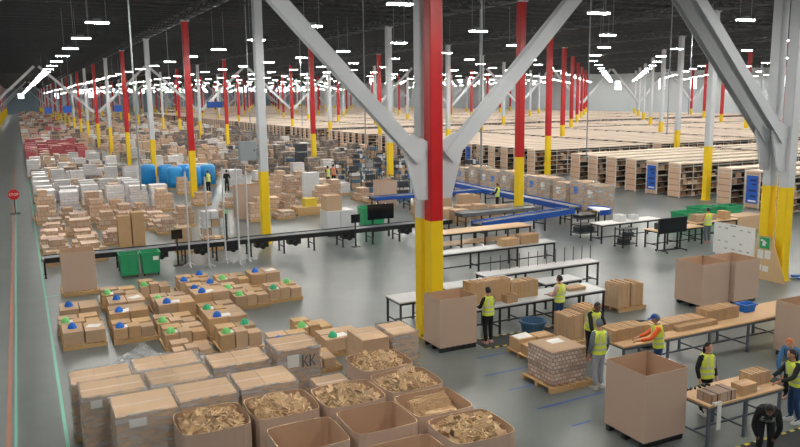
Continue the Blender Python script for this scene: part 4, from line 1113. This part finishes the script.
# ------------------------------------------------------------ people
def skin_mesh(name, V, Eg, R, mats, assign=None, sub=1, extra=None, smooth=True):
    me = bpy.data.meshes.new('tmp'); me.from_pydata(V, Eg, []); o = bpy.data.objects.new('tmp', me); COL.objects.link(o)
    sk = o.modifiers.new('s', 'SKIN'); sk.use_smooth_shade = True
    for i, r in enumerate(R):
        r = r if isinstance(r, tuple) else (r, r)
        me.skin_vertices[0].data[i].radius = r
    me.skin_vertices[0].data[0].use_root = True
    sb = o.modifiers.new('b', 'SUBSURF'); sb.levels = sub; sb.render_levels = sub
    dg = bpy.context.evaluated_depsgraph_get(); ev = o.evaluated_get(dg)
    m2 = ev.to_mesh()
    vs = [tuple(v.co) for v in m2.vertices]; fs = [tuple(p.vertices) for p in m2.polygons]
    ev.to_mesh_clear(); bpy.data.objects.remove(o); bpy.data.meshes.remove(me)
    b = MB(); 
    for f in fs:
        c = sum((Vector(vs[i]) for i in f), Vector())/len(f); b.m.append(b.mi(assign(c) if assign else mats))
    b.v = vs; b.f = fs
    if extra: extra(b)
    return b
def person(label, x, y, rz, pose, top='cloth_black', vest='hivis', legs='cloth_black', hair='hair_black', shoe='shoe', h=1.7, cap=None, skin='skin', lean=0.0, long_hair=False, yaw=0.0, nod=.25, gloves=False):
    o = E('person', label, 'person', (x,y,0), rz, 'warehouse workers', scale=h/1.72)
    pel = Vector((0,0,.95)); Rl = Matrix.Rotation(-lean, 4, 'X')
    up = lambda p: pel + Rl @ (Vector(p)-pel)
    waist, chest, neck0, neck1 = up((0,0,1.1)), up((0,.01,1.32)), up((0,0,1.47)), up((0,.01,1.53))
    sh = {s: up((s*.175,0,1.41)) for s in (-1,1)}
    A = {'work': ((.25,.08,1.13),(.14,.36,1.1)), 'down': ((.25,-.03,1.13),(.25,.07,.88)), 'reach': ((.24,.2,1.2),(.15,.48,1.14)), 'pick': ((.24,.28,1.12),(.14,.46,.86)), 'fold': ((.25,.05,1.14),(.05,.25,1.18))}
    pl, pr = pose if isinstance(pose, tuple) else (pose, pose)
    el, wr = {}, {}
    for s, p in ((-1,pl),(1,pr)):
        e, w_ = A[p]; el[s] = up((s*e[0],e[1],e[2])); wr[s] = up((s*w_[0],w_[1],w_[2]))
    hip = {s: Vector((s*.09,0,.9)) for s in (-1,1)}; kn = {s: Vector((s*.1,.02+lean*.12,.5)) for s in (-1,1)}; an = {s: Vector((s*.11,-.02+.03*s,.09)) for s in (-1,1)}
    V = [pel, waist, chest, neck0, neck1]; R = [(.13,.09),(.115,.08),(.13,.085),(.055,.055),(.055,.055)]; Eg = [(0,1),(1,2),(2,3),(3,4)]
    def add(p, r, par): V.append(p); R.append(r); Eg.append((par, len(V)-1)); return len(V)-1
    hc = neck1+(Rl @ Vector((0,.015,.02))); add(hc, .055, 4)
    for s in (-1,1):
        a = add(sh[s], .05, 2); a = add(el[s], .038, a); b = add(wr[s], .028, a)
        d = (wr[s]-el[s]).normalized(); side = Vector((s,0,0)); side = (side-d*side.dot(d)).normalized()
        pm = add(wr[s]+d*.055, (.036,.018), b)
        for k, (o_, L) in enumerate(((-.03,.075),(-.01,.085),(.01,.08),(.03,.062))):
            q1 = wr[s]+d*.095+side*o_; q2 = q1+d*L*.5+Vector((0,0,-.012)); f = add(q1, .009, pm); f = add(q2, .0085, f); add(q2+d*L*.3+Vector((0,0,-.025)), .007, f)
        t = add(wr[s]+d*.04-side*.035, .011, b); add(wr[s]+d*.08-side*.055+Vector((0,0,-.01)), .009, t)
        a = add(hip[s], .088, 0); a = add(kn[s], .058, a); a = add(an[s], .04, a); add(an[s]+Vector((s*.02,.13,-.05)), .032, a)
    # head
    hd = neck1+Rl @ Vector((0,.02,.115)); HR = Matrix.Rotation(yaw, 4, 'Z') @ Matrix.Rotation(-nod-lean*.7, 4, 'X')
    def head(b):
        def fn(v):
            z = v.z/.118; k = 1-.2*max(0,-z)**1.5
            return HR @ Vector((v.x*k, v.y*k+(.012 if z < -.3 and v.y > 0 else 0), v.z))
        b.sphere(hd, (.077,.096,.118), skin, 14, 10, fn)
        T = lambda p: hd+HR @ Vector(p)
        b.sphere(T((0,.1,-.022)), (.014,.022,.024), skin, 6, 5)
        for s in (-1,1):
            b.sphere(T((s*.078,0,-.01)), (.012,.022,.034), skin, 6, 5); b.sphere(T((s*.03,.087,.008)), (.013,.008,.008), 'white_sign', 6, 4); b.sphere(T((s*.03,.092,.008)), (.006,.005,.006), 'eye', 6, 4)
            b.bar(T((s*.016,.09,.03)), T((s*.045,.084,.032)), .008, hair)
        b.bar(T((-.024,.083,-.062)), T((.024,.083,-.062)), .01, 'lip')
    def cover(c):
        if min((c-wr[s_]).length for s_ in (-1,1)) < .06 or (c-neck1).length < .09: return skin
        for s_ in (-1,1):
            d_ = (wr[s_]-el[s_]).normalized()
            if (c-wr[s_]).dot(d_) > -.02 and (c-wr[s_]).length < .26: return skin
        return legs if c.z < .9 else top
    bd = skin_mesh('body', V, Eg, R, skin, cover, 1, head)
    O('body', bd, o, smooth=True)
    # trousers
    V2 = [pel+Vector((0,0,.06)), pel-Vector((0,0,.04))]; R2 = [(.15,.115),(.15,.115)]; E2 = [(0,1)]
    for s in (-1,1):
        b = len(V2); V2 += [hip[s]-Vector((0,0,.06)), kn[s], an[s]+Vector((0,0,.02))]; R2 += [.1,.075,.066]; E2 += [(1,b),(b,b+1),(b+1,b+2)]
    O('trousers', skin_mesh('trousers', V2, E2, R2, legs), o, smooth=True)
    V3 = [chest, waist, pel+Vector((0,0,.02)), neck0]; R3 = [(.172,.118),(.15,.112),(.16,.122),(.075,.075)]; E3 = [(0,1),(1,2),(0,3)]
    for s in (-1,1):
        b = len(V3); V3 += [sh[s], el[s], wr[s]-(wr[s]-el[s])*.08]; R3 += [.078,.06,.046]; E3 += [(0,b),(b,b+1),(b+1,b+2)]
    O('jacket', skin_mesh('jacket', V3, E3, R3, top), o, smooth=True)
    if vest:
        b = MB(); rings = []
        prof = [(.9,.19,.145),(1.0,.188,.143),(1.12,.178,.138),(1.25,.19,.148),(1.36,.2,.15),(1.44,.17,.125),(1.49,.105,.095)]
        def ell(z, a, c, k=1): return [up((a*k*math.copysign(abs(math.cos(t))**.8,math.cos(t)), c*k*math.copysign(abs(math.sin(t))**.8,math.sin(t)), z)) for t in [2*math.pi*q/20 for q in range(20)]]
        b.loft([ell(*p) for p in prof], vest, False, False)
        vo = O('vest', b, o, smooth=True, label={'hivis':'bright yellow safety vest','hivis_orange':'bright orange safety vest'}.get(vest, 'dark vest with reflective bands'))
        for z0, z1, a, c in ((1.0,1.05,.19,.146),(1.14,1.19,.182,.142)):
            st_ = MB(); st_.loft([ell(z0,a,c,1.015), ell(z1,a,c,1.015)], 'reflective', False, False); O('reflective_band', st_, vo)
        for s in (-1,1):
            for f_ in (-1,1): O('reflective_strap', MB().bar(up((s*.1,f_*.155,1.16)), up((s*.1,f_*.13,1.44)), .045, 'reflective', .008, up=(0,1,0)), vo)
    b = MB()
    def hf(v):
        return HR @ Vector((v.x, v.y-(.02), max(v.z, -.07 if v.y < .03 else .055)))
    b.sphere(hd+HR @ Vector((0,0,.004)), (.087,.103,.127), hair, 14, 10, hf)
    if long_hair: b.sphere(hd+HR @ Vector((0,-.075,-.1)), (.075,.045,.15), hair, 10, 8)
    O('hair', b, o, smooth=True)
    if cap:
        c = MB(); T = lambda p: hd+HR @ Vector(p)
        c.sphere(hd+HR @ Vector((0,0,.02)), (.092,.108,.118), cap, 14, 10, lambda v: HR @ Vector((v.x, v.y, max(v.z, .018))))
        c.add([T((-.07,.07,.04)),T((.07,.07,.04)),T((.055,.18,.03)),T((-.055,.18,.03)),T((-.07,.07,.052)),T((.07,.07,.052)),T((.055,.18,.04)),T((-.055,.18,.04))], [(3,2,1,0),(4,5,6,7),(0,1,5,4),(1,2,6,5),(2,3,7,6),(3,0,4,7)], cap)
        O('cap', c, o)
    for s in (-1,1):
        f = MB(); a = an[s]
        f.loft([[(a.x+k*.05, a.y-.07, z) for k, z in ((-1,.0),(1,0),(.9,.07),(-.9,.07))], [(a.x+k*.052, a.y+.03, z) for k, z in ((-1,.0),(1,0),(.85,.1),(-.85,.1))],
                [(a.x+s*.01+k*.052, a.y+.12, z) for k, z in ((-1,.0),(1,0),(.85,.065),(-.85,.065))], [(a.x+s*.02+k*.03, a.y+.2, z) for k, z in ((-1,.0),(1,0),(.85,.035),(-.85,.035))]], shoe)
        O('shoe', f, o)
    return o
PI = math.pi
person('person in yellow vest and black clothes at the front table near the red column', 1.22,-1.1, .05, 'work', h=1.68, shoe='shoe')
person('person in yellow vest and jeans with pale sleeves at the right of the front table', 3.97,-.95, .35, 'work', top='cloth_pink', legs='jeans', h=1.68, shoe='dark_grey')
person('person in yellow vest, grey hoodie and light grey trousers beside the stacked trays', 1.72,-5.38, -.05, 'down', top='cloth_grey', legs='cloth_lightgrey', hair='cloth_grey', h=1.75, shoe='shoe_white')
person('person in dark jacket and yellow vest bending over the tan table, facing us', 2.95,-3.62, PI, 'pick', h=1.7, lean=.35, skin='skin_dark')
person('person in orange sleeves, yellow vest and blue cap at the long tan table', 3.42,-5.68, .95, 'reach', top='hivis_orange', legs='jeans', cap='cap_blue', hair='cloth_grey', h=1.72, shoe='shoe_white', lean=.12)
person('person in yellow vest standing behind the near work table, facing us', 2.85,-7.72, PI-.1, 'down', hair='hair_black', h=1.66, long_hair=True, shoe='shoe_white')
person('person in dark clothes and dark vest bending down in front of the near work table', 2.1,-9.9, 2.3, 'pick', vest='cloth_black', h=1.7, lean=1.0, skin='skin_dark')
person('person with long dark hair, yellow vest and jeans at the near work table', 4.22,-9.0, 1.2, 'reach', legs='jeans', h=1.68, long_hair=True, shoe='shoe_white', lean=.2, top='cloth_black')
person('person with ginger hair and blue top leaning over behind the dark-haired person', 5.3,-8.1, 1.9, 'pick', vest=None, top='cloth_blue', hair='hair_ginger', legs='cloth_black', h=1.65, lean=.5)
person('person in yellow vest and grey trousers at the far table beside the green bins', 19.0,6.75, -.2, 'work', top='skin', legs='cloth_grey', hair='hair_black', h=1.7, shoe='shoe')
person('person in yellow vest and dark trousers far behind beside the blue wrapped loads', 2.05,40.0, .4, 'down', h=1.75)
person('person in dark clothes right of the vest wearer by the blue wrapped loads', 3.4,39.6, -.6, 'work', vest=None, h=1.75)
person('person in yellow vest far behind the white cabinet, left of two', 11.3,38.2, .3, 'down', h=1.75)
person('person in orange vest far behind the white cabinet, right of two', 12.1,39.0, -.4, 'work', vest='hivis_orange', h=1.78)
person('person in yellow vest among the cartons beside the blue roller conveyor', 16.2,21.0, .8, 'work', h=1.7)
# cartons among the blue conveyors
rg = random.Random(17)
for k, (x, y) in enumerate([(10.4,18.4),(11.8,18.4),(13.2,18.4),(14.6,18.4),(15.4,22.8),(10.4,20.2),(11.8,20.0),(13.2,20.2),(14.2,21.7),(12.6,21.7),(11.2,22.0)]):
    h = rg.uniform(.45,1.0); sx, sy = rg.uniform(.7,1.1), rg.uniform(.6,.9)
    pallet(x, y, 'pallet under the %s carton among the blue conveyors' % nth(k), 'pallets among the blue conveyors', sx=sx/1.2, sy=sy/1.05)
    carton(x, y, PZ, sx-.02, sy-.02, h, 'brown carton on a pallet, %s among the blue conveyors' % nth(k), 'cartons among the blue conveyors', tape=k % 2 == 0)
